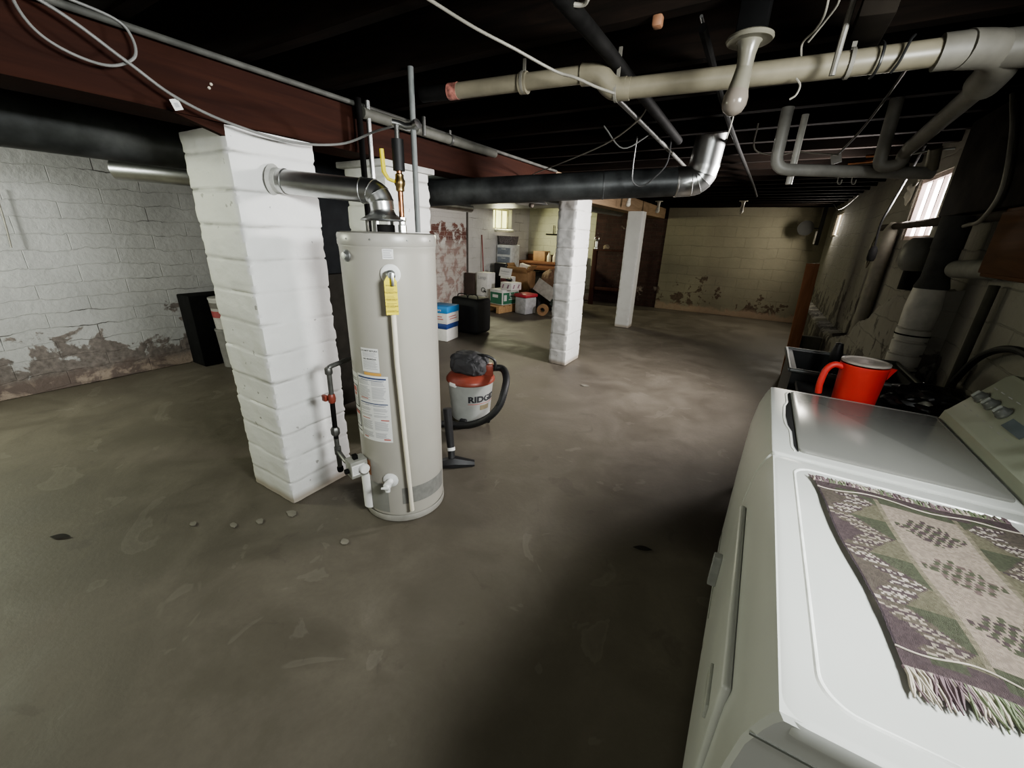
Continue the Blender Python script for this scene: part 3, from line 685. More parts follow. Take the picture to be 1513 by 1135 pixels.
tag(tube('dark_pipe_run', [(-1.45, 1.597, 2.07), (-1.315, 1.614, 2.07)], .029, IRON, seg=20), 'black pipe length joined to the red banded end of the PVC', 'pipe')
for p in ((-.965, 1.658), (-.60, 1.72), (.10, 1.785)):
    bm = BM(); lt(bm, [(.0385, -.006), (.040, -.005), (.040, .005), (.0385, .006)], (p[0], p[1], 2.072 if p[0] < -.7 else 2.019), (1, .1, 0), 24, cap=False)
    bx(bm, p[0] - .006, p[0] + .006, p[1] - .003, p[1] + .003, 2.05, 2.15); fin('hanger_strap', bm, PVCD, pv)
lv = thing('low_vent_pipe', 'slim pale PVC pipe looping down near the right wall', 'pipe', (.2, 2.8, 1.85))
tube('pipe_body', [(-.052, 2.72, 2.14), (-.052, 2.72, 1.865), (.20, 2.82, 1.86), (.63, 3.0, 1.855)], .028, M('pvc_grey', (.32, .31, .28), .45), lv, seg=20, fil=.07)
tube('riser', [(.62, 2.99, 1.87), (.60, 2.95, 1.96)], .026, PVC, lv, seg=18)
tube('side_riser', [(.03, 2.80, 1.80), (.03, 2.80, 2.12)], .016, M('shiny_white', (.5, .49, .44), .3), lv, seg=14)
for x_, y_ in ((.24, 2.84), (.30, 2.86)):
    tube('wire_hook', [(x_, y_, 1.84), (x_ + .005, y_, 1.805), (x_ + .018, y_ - .004, 1.80), (x_ + .02, y_, 1.82)], .0025, CABLEW, lv, seg=6, sm=4)

# lampholder with bulb and string
def lampholder(loc, s, label, string=False):
    PORC_, BULB_ = (PORC, BULB) if string else (M('porcelain_clean', (.6, .58, .5), .3), M('bulb_clean', (.6, .58, .5), .3))  # far lampholders use lighter copies, their brighter light is in the colour
    L = thing('lampholder', label, 'light', loc, 'porcelain lampholders under the joists')
    l = Vector(loc)
    lathe('porcelain_base', [(0, 0), (.060 * s, 0), (.066 * s, -.004), (.067 * s, -.010), (.063 * s, -.0145), (.050 * s, -.0125), (.036 * s, -.014), (.031 * s, -.022), (.0255 * s, -.045), (.0235 * s, -.070), (.0225 * s, -.082), (0, -.083)], l, PORC_, L, seg=64)
    d = Vector((-.10, -.02, -1)).normalized(); b0 = l + Vector((0, 0, -.082 * s))
    lathe('bulb_collar', [(.019 * s, -.002), (.0235 * s, .0), (.027 * s, .03), (.031 * s, .055)], b0, PORC_, L, d, 28)
    lathe('bulb', [(.031 * s, .054), (.037 * s, .072), (.037 * s, .09), (.029 * s, .108), (.013 * s, .118), (0, .120)], b0, BULB_, L, d, 32)
    if string:
        tube('pull_string', [l + Vector((.0, .03, -.07)), l + Vector((-.008, .03, -.2)), l + Vector((-.014, .02, -.25))], .0022, CABLEW, L, seg=6, sm=4)
        lathe('string_bead', [(0, -.006), (.004, 0), (0, .006)], l + Vector((-.014, .02, -.252)), IRON, L, seg=8)
    return L
box('outlet_box', (-.20, -.125, 1.51, 1.585, 2.052, 2.155), M('soot_black', (.004, .004, .004), .9, spec=.05)); tag(bpy.data.objects['outlet_box'], 'black metal outlet box above the large lampholder', 'outlet box')  # plain near-black matte box
lampholder((-.163, 1.545, 2.05), .92, 'large porcelain lampholder with frosted bulb and pull string near the white pipe', True)
lampholder((-1.90, 6.5, 2.148), 1.0, 'small white lampholder by the beam just right of the mid room pillar')
lampholder((-1.80, 8.0, 2.148), 1.0, 'small white lampholder above the farthest pillar')
lampholder((-.48, 8.1, 2.148), 1.0, 'small white lampholder alone near the far pale wall')
box('junction_box', (-.45, -.42, 1.545, 1.58, 2.12, 2.155), M('orange_bit', (.22, .11, .06), .6), bev=.008)
tag(bpy.data.objects['junction_box'], 'tiny orange knob under the joists', 'knob')

# overhead black pipes
tag(tube('iron_pipe', [(-.31, 1.62, 2.12), (-.32, 3.0, 2.12), (-.28, 5.6, 2.12), (-.27, 7.1, 2.12)], .013, IRON, seg=10, sm=4), 'thin black iron pipe running away under the joists near the bulb', 'pipe')
tag(tube('iron_pipe', [(-.615, .6, 2.105), (-.61, 1.6, 2.105), (-.63, 3.1, 2.105)], .024, IRON, seg=14), 'thick black iron pipe crossing above the PVC elbow', 'pipe')
tag(tube('iron_pipe', [(-.725, 1.95, 2.10), (-.73, 2.8, 2.10), (-.75, 4.2, 2.10)], .013, IRONG, seg=12), 'thin grey iron pipe beyond the PVC elbow', 'pipe')
tag(tube('bright_conduit', [(-.315, 1.60, 2.142), (-.318, 1.86, 2.138)], .005, GALV, seg=8), 'short bright metal strip beside the thin black iron pipe', 'conduit')

# cables
tag(tube('white_cable', [(-.99, .95, 2.125), (-.965, 1.11, 2.119), (-.935, 1.28, 2.111), (-.868, 1.42, 2.09), (-.771, 1.54, 2.049), (-.704, 1.57, 2.029), (-.637, 1.60, 2.002), (-.575, 1.63, 1.982)], .0048, CABLEW, seg=10, sm=10), 'white sheathed cable swooping from the top of the room onto the PVC elbow', 'cable')
cb = thing('beam_cable', 'long pale grey cable drooping along the red-brown beam', 'cable', (-1.98, 1, 2.0))
tube('cable_run', [(-1.99, .30, 2.17), (-1.975, .56, 2.10), (-1.97, .72, 2.01), (-1.97, .85, 1.935), (-1.97, 1.03, 1.888), (-1.965, 1.29, 1.868), (-1.90, 1.50, 1.895), (-1.75, 1.58, 1.95), (-1.60, 1.60, 1.97), (-1.48, 1.56, 1.955), (-1.44, 1.53, 1.94)], .0055, CABLEG, cb, seg=10, sm=10)
bm = BM(); bx(bm, -1.978, -1.976, .835, .865, 1.895, 1.93, rot=(20, 0, 0)); ct = fin('cable_tag', bm, PAPER, cb)
bm = BM(); bx(bm, -1.9755, -1.975, .843, .857, 1.904, 1.918, rot=(20, 0, 0)); fin('tag_print', bm, INKG, ct)
lp = [(-2.0, .50, 2.16), (-1.99, .505, 2.07), (-1.99, .54, 2.015), (-1.985, .61, 1.985), (-1.985, .69, 1.985), (-1.99, .76, 2.03), (-2.0, .77, 2.09), (-2.005, .735, 2.13), (-2.01, .60, 2.145)]
tag(tube('coiled_cable', lp, .0045, CABLEG, seg=8, sm=8), 'loop of pale cable hanging over the near end of the beam', 'cable')
tag(tube('cable_loop', [(-.66, 1.05, 2.14), (-.64, 1.23, 2.11), (-.60, 1.27, 2.10), (-.55, 1.27, 2.10), (-.52, 1.15, 2.14)], .006, CABLEW, seg=8, sm=8), 'short pale cable loop at the very top of the picture', 'cable')
tag(tube('wire_loop', [(-.86, 2.95, 2.12), (-.87, 2.97, 1.95), (-.86, 2.98, 1.86), (-.80, 3.0, 1.835), (-.72, 3.0, 1.89), (-.66, 3.0, 1.97), (-.66, 3.02, 2.12)], .0045, M('shiny_black_wire', (.10, .10, .10), .3), seg=8, sm=8), 'dark wire loop hanging in front of the long round duct', 'wire')
tag(tube('thin_wire', [(-.19, 3.03, 2.15), (-.18, 3.06, 2.02), (-.05, 3.15, 2.0), (.03, 3.14, 2.01), (.12, 3.1, 1.99), (.24, 3.16, 1.985)], .004, CABLEW, seg=6, sm=6), 'thin white wire wandering behind the slim pale pipe', 'wire')
tag(tube('thin_wire', [(-.97, 2.62, 2.12), (-.88, 2.75, 2.02), (-.74, 2.85, 2.11)], .004, CABLEG, seg=6, sm=6), 'short grey wire sagging above the long round duct', 'wire')
tag(tube('right_cable', [(.785, 2.92, 2.15), (.785, 2.743, 1.96), (.785, 2.622, 1.741), (.785, 2.70, 1.63), (.785, 2.83, 1.612), (.80, 2.93, 1.61)], .009, PVCD, seg=10, sm=8), 'thick grey cord curving down the right wall above the white flue column', 'cord')
box('cable_tag_card', (.22, .27, 3.30, 3.305, 1.96, 2.01), PAPER, bev=0, rot=(0, -18, 0)); tag(bpy.data.objects['cable_tag_card'], 'white card tag hanging under the right side joists', 'tag')
tag(tube('tag_strip', [(.30, 2.10, 2.12), (.31, 2.6, 2.11), (.29, 3.0, 2.06), (.245, 3.29, 2.005)], .006, CABLEK, seg=8, sm=6), 'dark cord carrying the white card tag', 'cord')
box('wood_cleat', (.085, .165, 1.62, 1.98, 2.072, 2.15), M('dusty_cleat', (.016, .013, .010), .9, spec=.1), bev=.004, rot=(0, 4, 0)); tag(bpy.data.objects['wood_cleat'], 'dusty timber cleat beneath the joists over the white pipe', 'block')
tag(tube('metal_strap', [(.065, 1.66, 2.15), (.062, 1.69, 2.06), (.06, 1.70, 1.97)], .008, PVCD, seg=8), 'pale strap hanging over the white PVC pipe beside the cleat', 'strap')
for i, pts in enumerate(([(.0, 1.55, 2.15), (.005, 1.62, 2.10), (-.01, 1.70, 2.09), (-.035, 1.75, 2.08), (-.03, 1.78, 2.05)], [(.02, 1.58, 2.14), (.03, 1.63, 2.12), (.01, 1.68, 2.10), (-.02, 1.72, 2.07)], [(-.03, 1.735, 1.985), (-.015, 1.735, 1.965), (-.02, 1.735, 1.94), (-.035, 1.735, 1.93)])):
    tag(tube('loose_wire', pts, .003, CABLEW, seg=6, sm=6), ['long pale wire tangled above the white PVC pipe', 'shorter pale wire end beside the tangled one above the PVC pipe', 'small wire hook curling below the white PVC pipe'][i], 'wire')
tag(tube('tape_wrap', [(.165, 1.775, 2.06), (.17, 1.748, 2.04), (.17, 1.745, 2.0), (.165, 1.77, 1.978), (.16, 1.79, 1.975)], .004, CABLEK, seg=6, sm=5), 'black wire wrapped around the white pipe right of the cleat', 'wire')
tag(tube('tape_wrap', [(.235, 1.78, 2.065), (.225, 1.752, 2.045), (.215, 1.75, 2.0), (.205, 1.772, 1.978)], .004, CABLEK, seg=6, sm=5), 'second black wire wrap on the white pipe nearer the corner elbow', 'wire')
tag(tube('copper_tube', [(.34, 3.62, 2.0), (.50, 3.55, 2.0), (.50, 3.55, 2.03), (.42, 3.6, 2.035)], .009, COPPER, seg=8), 'orange copper tube above the slim pale pipe', 'pipe')
tag(tube('chrome_rod', [(.69, 3.03, 1.965), (.60, 3.05, 1.965), (.50, 3.1, 1.95)], .005, GALV, seg=8), 'shiny thin rod below the big right-hand duct', 'rod')

# ------------------------------------------------------------------ right wall: duct, window surroundings, flue column
box('brown_soffit', (.80, .915, 1.72, 3.38, 1.67, 2.14), M('soffit_brown', (.014, .011, .0095), .8, var=.3, spec=.1), bev=.01)  # brown darkened further to carry the backlit shade of this corner
tag(bpy.data.objects['brown_soffit'], 'big dark brown boxed duct high on the right wall', 'duct')
cab = thing('wall_cabinet', 'dark orange-brown wooden cupboard on the right wall above the washer', 'cabinet', (.86, 2.3, 1.42))
box('cabinet_body', (.78, .915, 1.75, 2.48, 1.40, 1.66), CABW, cab, bev=.004)
box('cabinet_door', (.765, .779, 1.77, 2.46, 1.415, 1.645), CABW, cab, bev=.003)
tag(tube('shelf_roll', [(.83, 2.50, 1.43), (.83, 2.92, 1.41)], .042, M('pale_roll', (.16, .16, .14), .7), seg=24), 'pale rolled tube sticking out beside the orange-brown cupboard', 'roll')
tag(tube('wall_pipe', [(.875, 1.9, 1.645), (.875, 3.45, 1.66), (.875, 5.2, 1.67)], .026, M('grimy_pipe', (.06, .052, .045), .8, spec=.1), seg=14), 'dark horizontal pipe along the right wall crossing the bright window', 'pipe')
fl = thing('flue_column', 'white banded flue column standing on the floor behind the washer', 'flue', (.80, 3.0, 0))
pr = []; z = .0
pr = [(.075, 0)]
for i in range(15): 
    z0 = i * .072 + .01; pr += [(.068, z0), (.076, z0 + .004), (.078, z0 + .060), (.068, z0 + .066)]
pr += [(.075, 1.09), (.078, 1.20), (.070, 1.30)]
lathe('banded_pipe', pr, (.80, 3.05, 0), M('dusty_white_pipe', (.46, .45, .39), .55), fl, seg=32)
lathe('flue_top', [(.070, 1.30), (.072, 1.31), (.058, 1.36), (.058, 1.50), (.062, 1.505), (.062, 1.66)], (.80, 3.05, 0), M('dusty_grey_pipe', (.07, .07, .065), .8, spec=.1), fl, seg=32)  # flue top darkened in colour to read as backlit
for zz in (.85, 1.05): bm = BM(); lt(bm, [(.079, -.004), (.081, 0), (.079, .004)], (.80, 3.05, zz), seg=32, cap=False); fin('band_wire', bm, IRON, fl)
tk = thing('pressure_tank', 'round dusty grey tank on the ledge under the bright window', 'tank', (.80, 3.62, 1.25))
lathe('tank_body', [(.0, 0), (.06, .002), (.085, .03), (.095, .09), (.09, .15), (.06, .19), (.0, .20)], (.80, 3.44, 1.37), M('tank_grey', (.12, .12, .10), .5), tk, seg=32)
lathe('tank_foot', [(.05, -.11), (.05, .01), (0, .012)], (.80, 3.44, 1.37), IRON, tk, seg=20)
wp2 = thing('wrapped_pipe', 'pale rounded upright wrapped pipe between the two right windows', 'pipe', (.84, 4.75, 1.2))
tube('wrapped_body', [(.86, 4.72, .72), (.86, 4.72, 1.62), (.86, 4.72, 1.70)], [.055, .055, .02], M('wrap_white', (.20, .19, .15), .7), wp2, seg=20)
tube('rope_ring', [(.80, 4.86, 1.60), (.795, 4.90, 1.48), (.80, 4.86, 1.33), (.80, 4.80, 1.40), (.80, 4.79, 1.55), (.80, 4.86, 1.60)], .007, PVC, wp2, seg=8, sm=6)
wl_ = thing('work_light', 'black corded trouble light hanging before the pale wrapped pipe', 'lamp', (.76, 4.5, 1.36))
tube('light_cord', [(.74, 3.9, 2.13), (.76, 4.25, 1.95), (.76, 4.45, 1.80), (.765, 4.62, 1.68), (.77, 4.60, 1.50)], .008, M('matte_cord', (.012, .012, .012), .9), wl_, seg=10, sm=8)
lathe('light_head', [(.0, 0), (.024, .005), (.03, .03), (.03, .09), (.018, .12), (.0, .125)], (.77, 4.60, 1.385), M('matte_black', (.012, .012, .012), .9), wl_, seg=20)
fd = thing('wall_disc', 'dark round disc on a short arm by the far right corner', 'sign', (.62, 9.2, 1.7))
lathe('disc_plate', [(0, 0), (.11, .0), (.13, .006), (.13, .012), (0, .016)], (.54, 9.6, 1.79), M('dark_disc', (.02, .02, .018), .8), fd, (0, -1, 0), 36)
tube('disc_arm', [(.54, 9.6, 1.79), (.75, 9.62, 1.79)], .01, IRON, fd, seg=8)
box('disc_mount', (.74, .80, 9.6, 9.68, 1.5, 2.149), M('matte_black', (.012, .012, .012), .9), fd, bev=.01)
box('white_edge', (.712, .738, 9.6, 9.66, 1.52, 1.74), WBOX, fd, bev=.004)
tag(tube('window_cord', [(.80, 8.9, 2.14), (.84, 8.5, 2.04), (.87, 7.9, 2.06), (.88, 7.2, 2.13)], .008, CABLEG, seg=8, sm=6), 'thin cord sagging above the far right window', 'cord')
# loose fan-shaped insulation / rag by the window
bm = BM(); 
for i in range(8):
    pass
vs0 = []
for i in range(9):
    for j in range(9):
        u, v = i / 8, j / 8
        vs0.append(bm.verts.new((.895 + .02 * noise.noise(Vector((u * 3, v * 3, 1))), 4.60 + .26 * u - .06 * v, 1.86 + .17 * v * (1 - .5 * u) - .04 * sin(u * 5))))
for i in range(8):
    for j in range(8): bm.faces.new((vs0[i * 9 + j], vs0[i * 9 + j + 1], vs0[i * 9 + j + 10], vs0[i * 9 + j + 9]))
tag(fin('white_rag', bm, M('rag_white', (.6, .58, .52), .9)), 'white rag hung at the left of the bright right window', 'rag')

bd = box('leaning_board', (.46, .58, 5.66, 5.70, .0, 1.31), BROWN, bev=.003, rot=(0, -2, 0), piv=(.52, 5.68, 0)); tag(bd, 'tall orange-brown board standing upright before the right wall', 'board')
box('board_stop', (.50, .765, 5.705, 5.78, .0, .5), M('stop_block', (.09, .085, .07), .9), bev=.01); tag(bpy.data.objects['board_stop'], 'grimy block behind the upright orange-brown board', 'block')

# laundry tub and clutter behind the washer
tub = thing('laundry_tub', 'dark plastic laundry tub behind the washing machine', 'tub', (.55, 2.5, 0))
TUBM = M('tub_dark', (.022, .024, .024), .5)
bm = BM(); x0, x1, y0, y1, z0, z1, w = .24, .74, 2.42, 2.92, .58, .90, .02
bx(bm, x0, x1, y0, y1, z0, z0 + w); bx(bm, x0, x0 + w, y0, y1, z0 + w, z1); bx(bm, x1 - w, x1, y0, y1, z0 + w, z1); bx(bm, x0 + w, x1 - w, y0, y0 + w, z0 + w, z1); bx(bm, x0 + w, x1 - w, y1 - w, y1, z0 + w, z1)
fin('basin', bm, TUBM, tub)
bm = BM()
for a, b in (((x0 - .01, y0 - .01), (x1 + .01, y0 - .01)), ((x1 + .01, y0 - .01), (x1 + .01, y1 + .01)), ((x1 + .01, y1 + .01), (x0 - .01, y1 + .01)), ((x0 - .01, y1 + .01), (x0 - .01, y0 - .01))): tb(bm, [(a[0], a[1], z1), (b[0], b[1], z1)], .011, 10)
fin('rim', bm, M('tub_rim', (.09, .095, .09), .4), tub)
for a, b in ((x0 + .03, y0 + .03), (x1 - .03, y0 + .03), (x0 + .03, y1 - .03), (x1 - .03, y1 - .03)):
    tube('leg', [(a, b, 0), (a, b, z0 + .005)], .015, IRON, tub, seg=10)
tag(lathe('black_paddle', [(0, 0), (.022, .005), (.026, .03), (.02, .06), (.010, .08), (.010, .16), (.024, .18), (.028, .21), (.018, .24), (0, .245)], (.44, 2.70, .602), BLACK, seg=20), 'black handled brush standing up in the laundry tub', 'brush')
for o_ in (bpy.data.objects['black_paddle'],): o_.scale = (1, 1, 1.7)
tag(box('plastic_bottle_jug', (.262, .34, 2.47, 2.56, .601, .84), M('jug_white', (.32, .34, .34), .4), bev=.02, seg=3), 'pale plastic jug in the near corner of the laundry tub', 'jug')
st = thing('side_stand', 'low dark stand behind the washer carrying the red pitcher', 'stand', (.55, 2.2, 0))
box('stand_top', (.26, .90, 2.03, 2.36, .84, .865), TUBM, st, bev=.004)
for a, b in ((.28, 2.05), (.86, 2.05), (.28, 2.33), (.86, 2.33)): tube('leg', [(a, b, 0), (a, b, .842)], .014, IRON, st, seg=10)
pi_ = thing('pitcher', 'bright red plastic pitcher with a clear lid behind the washer', 'pitcher', (.46, 2.14, .866))
pc = (.455, 2.15, .866)
lathe('pitcher_body', [(0, .0), (.070, .0), (.074, .004), (.080, .155), (.084, .165), (.084, .172), (.079, .172), (.076, .16), (.070, .01), (0, .008)], pc, RED, pi_, seg=48, cap=False)
lathe('pitcher_lid', [(0, .172), (.06, .172), (.066, .177), (.083, .178), (.083, .186), (.074, .188), (.070, .182), (0, .181)], pc, M('lid_clear', (.42, .38, .34), .2), pi_, seg=48, cap=False)
hp = [Vector(pc) + Vector(p) for p in ((-.070, -.02, .152), (-.105, -.028, .158), (-.128, -.034, .13), (-.134, -.036, .07), (-.130, -.034, .025))]
tube('pitcher_handle', hp, .013, RED, pi_, seg=14, sm=8)
bm = BM(); 
for v in [(0.078, -.018, .17), (.078, .018, .17), (.105, 0, .168), (.080, -.012, .12), (.080, .012, .12)]: bm.verts.new(Vector(pc) + Vector(v))
bm.verts.ensure_lookup_table(); V_ = bm.verts
for f in ((0, 2, 1), (0, 3, 2), (1, 2, 4), (3, 4, 2), (0, 1, 4, 3)): bm.faces.new([V_[i] for i in f])
fin('spout', bm, RED, pi_)
def blob(name, c, r, mat, seed, amp=.35, sz=(1, 1, 1), sub=4):
    bm = BM(); bmesh.ops.create_icosphere(bm, subdivisions=sub, radius=1)
    for v in bm.verts:
        n_ = v.co.normalized(); k_ = 1 + amp * noise.noise(n_ * 2.2 + Vector((seed, 0, 0))) + amp * .4 * noise.noise(n_ * 6 + Vector((seed, 0, 0)))
        q = n_ * k_ * r; v.co = Vector((q.x * sz[0], q.y * sz[1], q.z * sz[2])) 
        zf = -r * sz[2] * .75
        if v.co.z < zf: v.co.z = zf
    m_ = min(v.co.z for v in bm.verts)
    for v in bm.verts: v.co += Vector((c[0], c[1], c[2] - m_))
    return fin(name, bm, mat)
tag(blob('trash_bag', (.70, 2.19, .866), .10, M('bin_bag', (.010, .010, .010), .35), 3, .4, (1.3, 1.1, .62)), 'crumpled black plastic bag right of the red pitcher', 'bag')
tag(lathe('spray_bottle', [(0, 0), (.032, .0), (.034, .01), (.034, .12), (.02, .15), (.012, .17), (.014, .2), (0, .205)], (.83, 2.70, 0), BLACK, seg=20), 'dark bottle on the floor behind the laundry tub', 'bottle')
for nm, y_, lb in (('wall_riser', 3.30, 'dusty upright pipe on the right wall nearest the white flue column'), ('wall_riser', 2.62, 'dusty upright pipe on the right wall beside the pale roll')):
    tag(tube(nm, [(.885, y_, .0), (.885, y_, 1.36)], .018, M('riser_grime', (.07, .068, .056), .8, spec=.1), seg=12), lb, 'pipe')  # riser colour darkened to stand in for backlit shade
tag(tube('wall_hose', [(.88, 1.99, 1.10), (.87, 2.12, 1.16), (.87, 2.3, 1.14), (.885, 2.5, 1.05), (.885, 2.62, .9)], .014, RUBB, seg=10, sm=8), 'black hose looping along the right wall behind the washer console', 'hose')

# ------------------------------------------------------------------ washer and dryer
XF = .137
def machine_body(name, y0, y1, parent, mat=WHITE):
    bm = BM(); prof = [(XF + .004, .918), (XF - .004, .905), (XF - .012, .885), (.112, .84), (.101, .74), (.098, .5), (.100, .07), (.11, .05), (.70, .05), (.70, .918)]
    ends = []
    ys = [y0, y0 + .006, y1 - .006, y1]; ins = [.006, 0, 0, .006]
    for y, i_ in zip(ys, ins):
        ends.append([bm.verts.new((x + (i_ if x < .4 else -i_), y, z - (i_ if z > .5 else -i_))) for x, z in prof])
    n = len(prof)
    for a, b in zip(ends, ends[1:]):
        for i in range(n): bm.faces.new((a[i], a[(i + 1) % n], b[(i + 1) % n], b[i]))
    bm.faces.new(ends[0]); bm.faces.new(ends[-1][::-1])
    return fin(name, bm, mat, parent)
def feet(y0, y1, parent):
    for x in (.16, .64):
        for y in (y0 + .06, y1 - .06): lathe('foot', [(.02, 0), (.022, .01), (.01, .015), (.01, .056)], (x, y, 0), BLACK, parent, seg=14)
def rrect(x0, x1, y0, y1, r, z, n=6):
    out = []
    for cx_, cy_, a0 in ((x1 - r, y1 - r, 0), (x0 + r, y1 - r, 90), (x0 + r, y0 + r, 180), (x1 - r, y0 + r, 270)):
        for i in range(n + 1): a = RD(a0 + 90 * i / n); out.append(Vector((cx_ + r * cos(a), cy_ + r * sin(a), z)))
    return out
def slab(name, x0, x1, y0, y1, r, z0, z1, e, mat, parent, n=6):
    bm = BM(); rings = []
    for z, i_ in ((z0, 0), (z1 - e, 0), (z1 - e * .3, e * .3), (z1, e)):
        rings.append([bm.verts.new(p) for p in rrect(x0 + i_, x1 - i_, y0 + i_, y1 - i_, r, z, n)])
    m = len(rings[0])
    for a, b in zip(rings, rings[1:]):
        for i in range(m): bm.faces.new((a[i], a[(i + 1) % m], b[(i + 1) % m], b[i]))
    bm.faces.new(rings[0][::-1]); bm.faces.new(rings[-1]); return fin(name, bm, mat, parent)
def ridge(name, x0, x1, y0, y1, r, z, w, h, mat, parent, n=8):
    bm = BM(); out = []
    for dx_, dz in ((0, 0), (w * .35, h), (w * .65, h), (w, 0)):
        out.append([bm.verts.new(p) for p in rrect(x0 + dx_, x1 - dx_, y0 + dx_, y1 - dx_, r, z + dz, n)])
    m = len(out[0])
    for a, b in zip(out, out[1:]):
        for i in range(m): bm.faces.new((a[i], a[(i + 1) % m], b[(i + 1) % m], b[i]))
    return fin(name, bm, mat, parent)
def console(y0, y1, parent, knobs=True):
    bm = BM(); prof = [(.665, .922), (.672, .955), (.680, .962), (.775, 1.105), (.79, 1.115), (.84, 1.11), (.85, 1.09), (.85, .90), (.665, .90)]
    ends = []
    for y, i_ in ((y0, .008), (y0 + .008, 0), (y1 - .008, 0), (y1, .008)):
        ends.append([bm.verts.new((x, y, z - (i_ if z > 1 else 0))) for x, z in prof])
    n = len(prof)
    for a, b in zip(ends, ends[1:]):
        for i in range(n): bm.faces.new((a[i], a[(i + 1) % n], b[(i + 1) % n], b[i]))
    bm.faces.new(ends[0]); bm.faces.new(ends[-1][::-1]); co = fin('control_console', bm, CONSO, parent)
    u = Vector((0, -1, 0)); v = Vector((.095, 0, .143)).normalized(); nn_ = u.cross(v)
    if nn_.x > 0: nn_ = -nn_
    return co, v, nn_
washer = thing('washing_machine', 'white top loading washer with closed lid farther from the viewer', 'washer', (.42, 1.64, 0))
machine_body('cabinet', 1.305, 1.975, washer); feet(1.305, 1.975, washer)
slab('top_deck', XF, .70, 1.303, 1.977, .012, .905, .922, .006, WHITE, washer)
slab('lid', .205, .655, 1.345, 1.935, .02, .918, .930, .005, WHITEL, washer)
bm = BM(); z = .9232
pl = [(.203, 1.93), (.196, 1.90), (.196, 1.80), (.186, 1.75), (.182, 1.64), (.186, 1.55), (.196, 1.50), (.196, 1.38), (.203, 1.345)]
t_ = [bm.verts.new((x, y, z)) for x, y in pl]; b_ = [bm.verts.new((.206, y, z)) for x, y in pl]
for i in range(len(pl) - 1): bm.faces.new((t_[i], t_[i + 1], b_[i + 1], b_[i]))
fin('finger_slot', bm, M('slot_black', (.01, .01, .01), .8), washer, smooth=False)
tube('lid_trim', [(x - .007, y, .9225) for x, y in pl], .0022, M('trim_bright', (.75, .75, .72), .15), washer, seg=8, sm=4)  # pale bead drawn in as the bright highlight along the slot
box('front_seam', (.0965, .104, 1.36, 1.92, .16, .165), M('seam_grey', (.3, .31, .28), .5), washer, bev=.001)
bm = BM(); bx(bm, .068, .10, 1.44, 1.475, .24, .38, bev=.006); hd = fin('clip_handle', bm, M('translucent_clip', (.45, .46, .46), .2, alpha=.6), washer)
co, v_, n_ = console(1.312, 1.955, washer)
KN = M('knob_grey', (.13, .135, .13), .35)
base = Vector((.7275, 0, 1.0335))
for y in (1.895, 1.820, 1.740, 1.50, 1.42):
    c_ = base + Vector((0, y, 0)) + n_ * .002
    kb = lathe('knob', [(.021, 0), (.021, .005), (.018, .008), (.016, .018), (.013, .021), (0, .022)], c_, KN, co, n_, 28)
    bm = BM(); obox(bm, c_ + n_ * .024, v_, Vector((0, 1, 0)), n_, .013, .0035, .004, .0015); fin('knob_grip', bm, M('knob_light', (.30, .31, .29), .3), kb)
fn_ = plane_fn(base + Vector((0, 1.64, 0)) - v_ * .02 + n_ * .001, (0, -1, 0), v_)
bm = BM(); rect_fn(bm, lambda x, y, d: base + Vector((0, 1.645 - x, 0)) + v_ * y + n_ * (.001 + d), -.05, .06, -.028, .004, .0005); fin('blue_grey_panel', bm, M('panel_blue_grey', (.13, .16, .18), .35), co)
bm = BM()
for i in range(7):
    yy = 1.92 - i * .05; rect_fn(bm, lambda x, y, d: base + Vector((0, yy - x, 0)) + v_ * y + n_ * (.001 + d), 0, .025, .042, .045, .0006); rect_fn(bm, lambda x, y, d: base + Vector((0, yy - x, 0)) + v_ * y + n_ * (.001 + d), 0, .018, -.048, -.046, .0006)
fin('console_print', bm, INKG, co)

dryer = thing('dryer', 'white dryer nearest the viewer with a woven rug on top', 'dryer', (.42, .9, 0))
machine_body('cabinet', .485, 1.297, dryer); feet(.485, 1.297, dryer)
slab('top_deck', XF, .70, .483, 1.299, .03, .895, .920, .012, WHITE, dryer, 8)
ridge('top_ridge', .185, .665, .53, 1.25, .045, .9198, .008, .0028, M('ridge_enamel', (.74, .75, .72), .2), dryer)
co2, v_, n_ = console(.49, 1.285, dryer)
bm = BM(); 
dp = [(y, z) for y in (.56, 1.235) for z in (.28, .80)]
bx(bm, .088, .106, .60, 1.20, .26, .78, bev=.008, seg=3); dd_ = fin('door', bm, WHITE, dryer)
bm = BM(); bx(bm, .081, .09, .66, .76, .60, .64, bev=.003); fin('door_handle', bm, M('handle_grey', (.4, .41, .38), .4), dd_)
box('side_seam', (.118, .69, .4835, .4855, .858, .862), M('seam_dark', (.18, .19, .17), .5), dryer, bev=0)

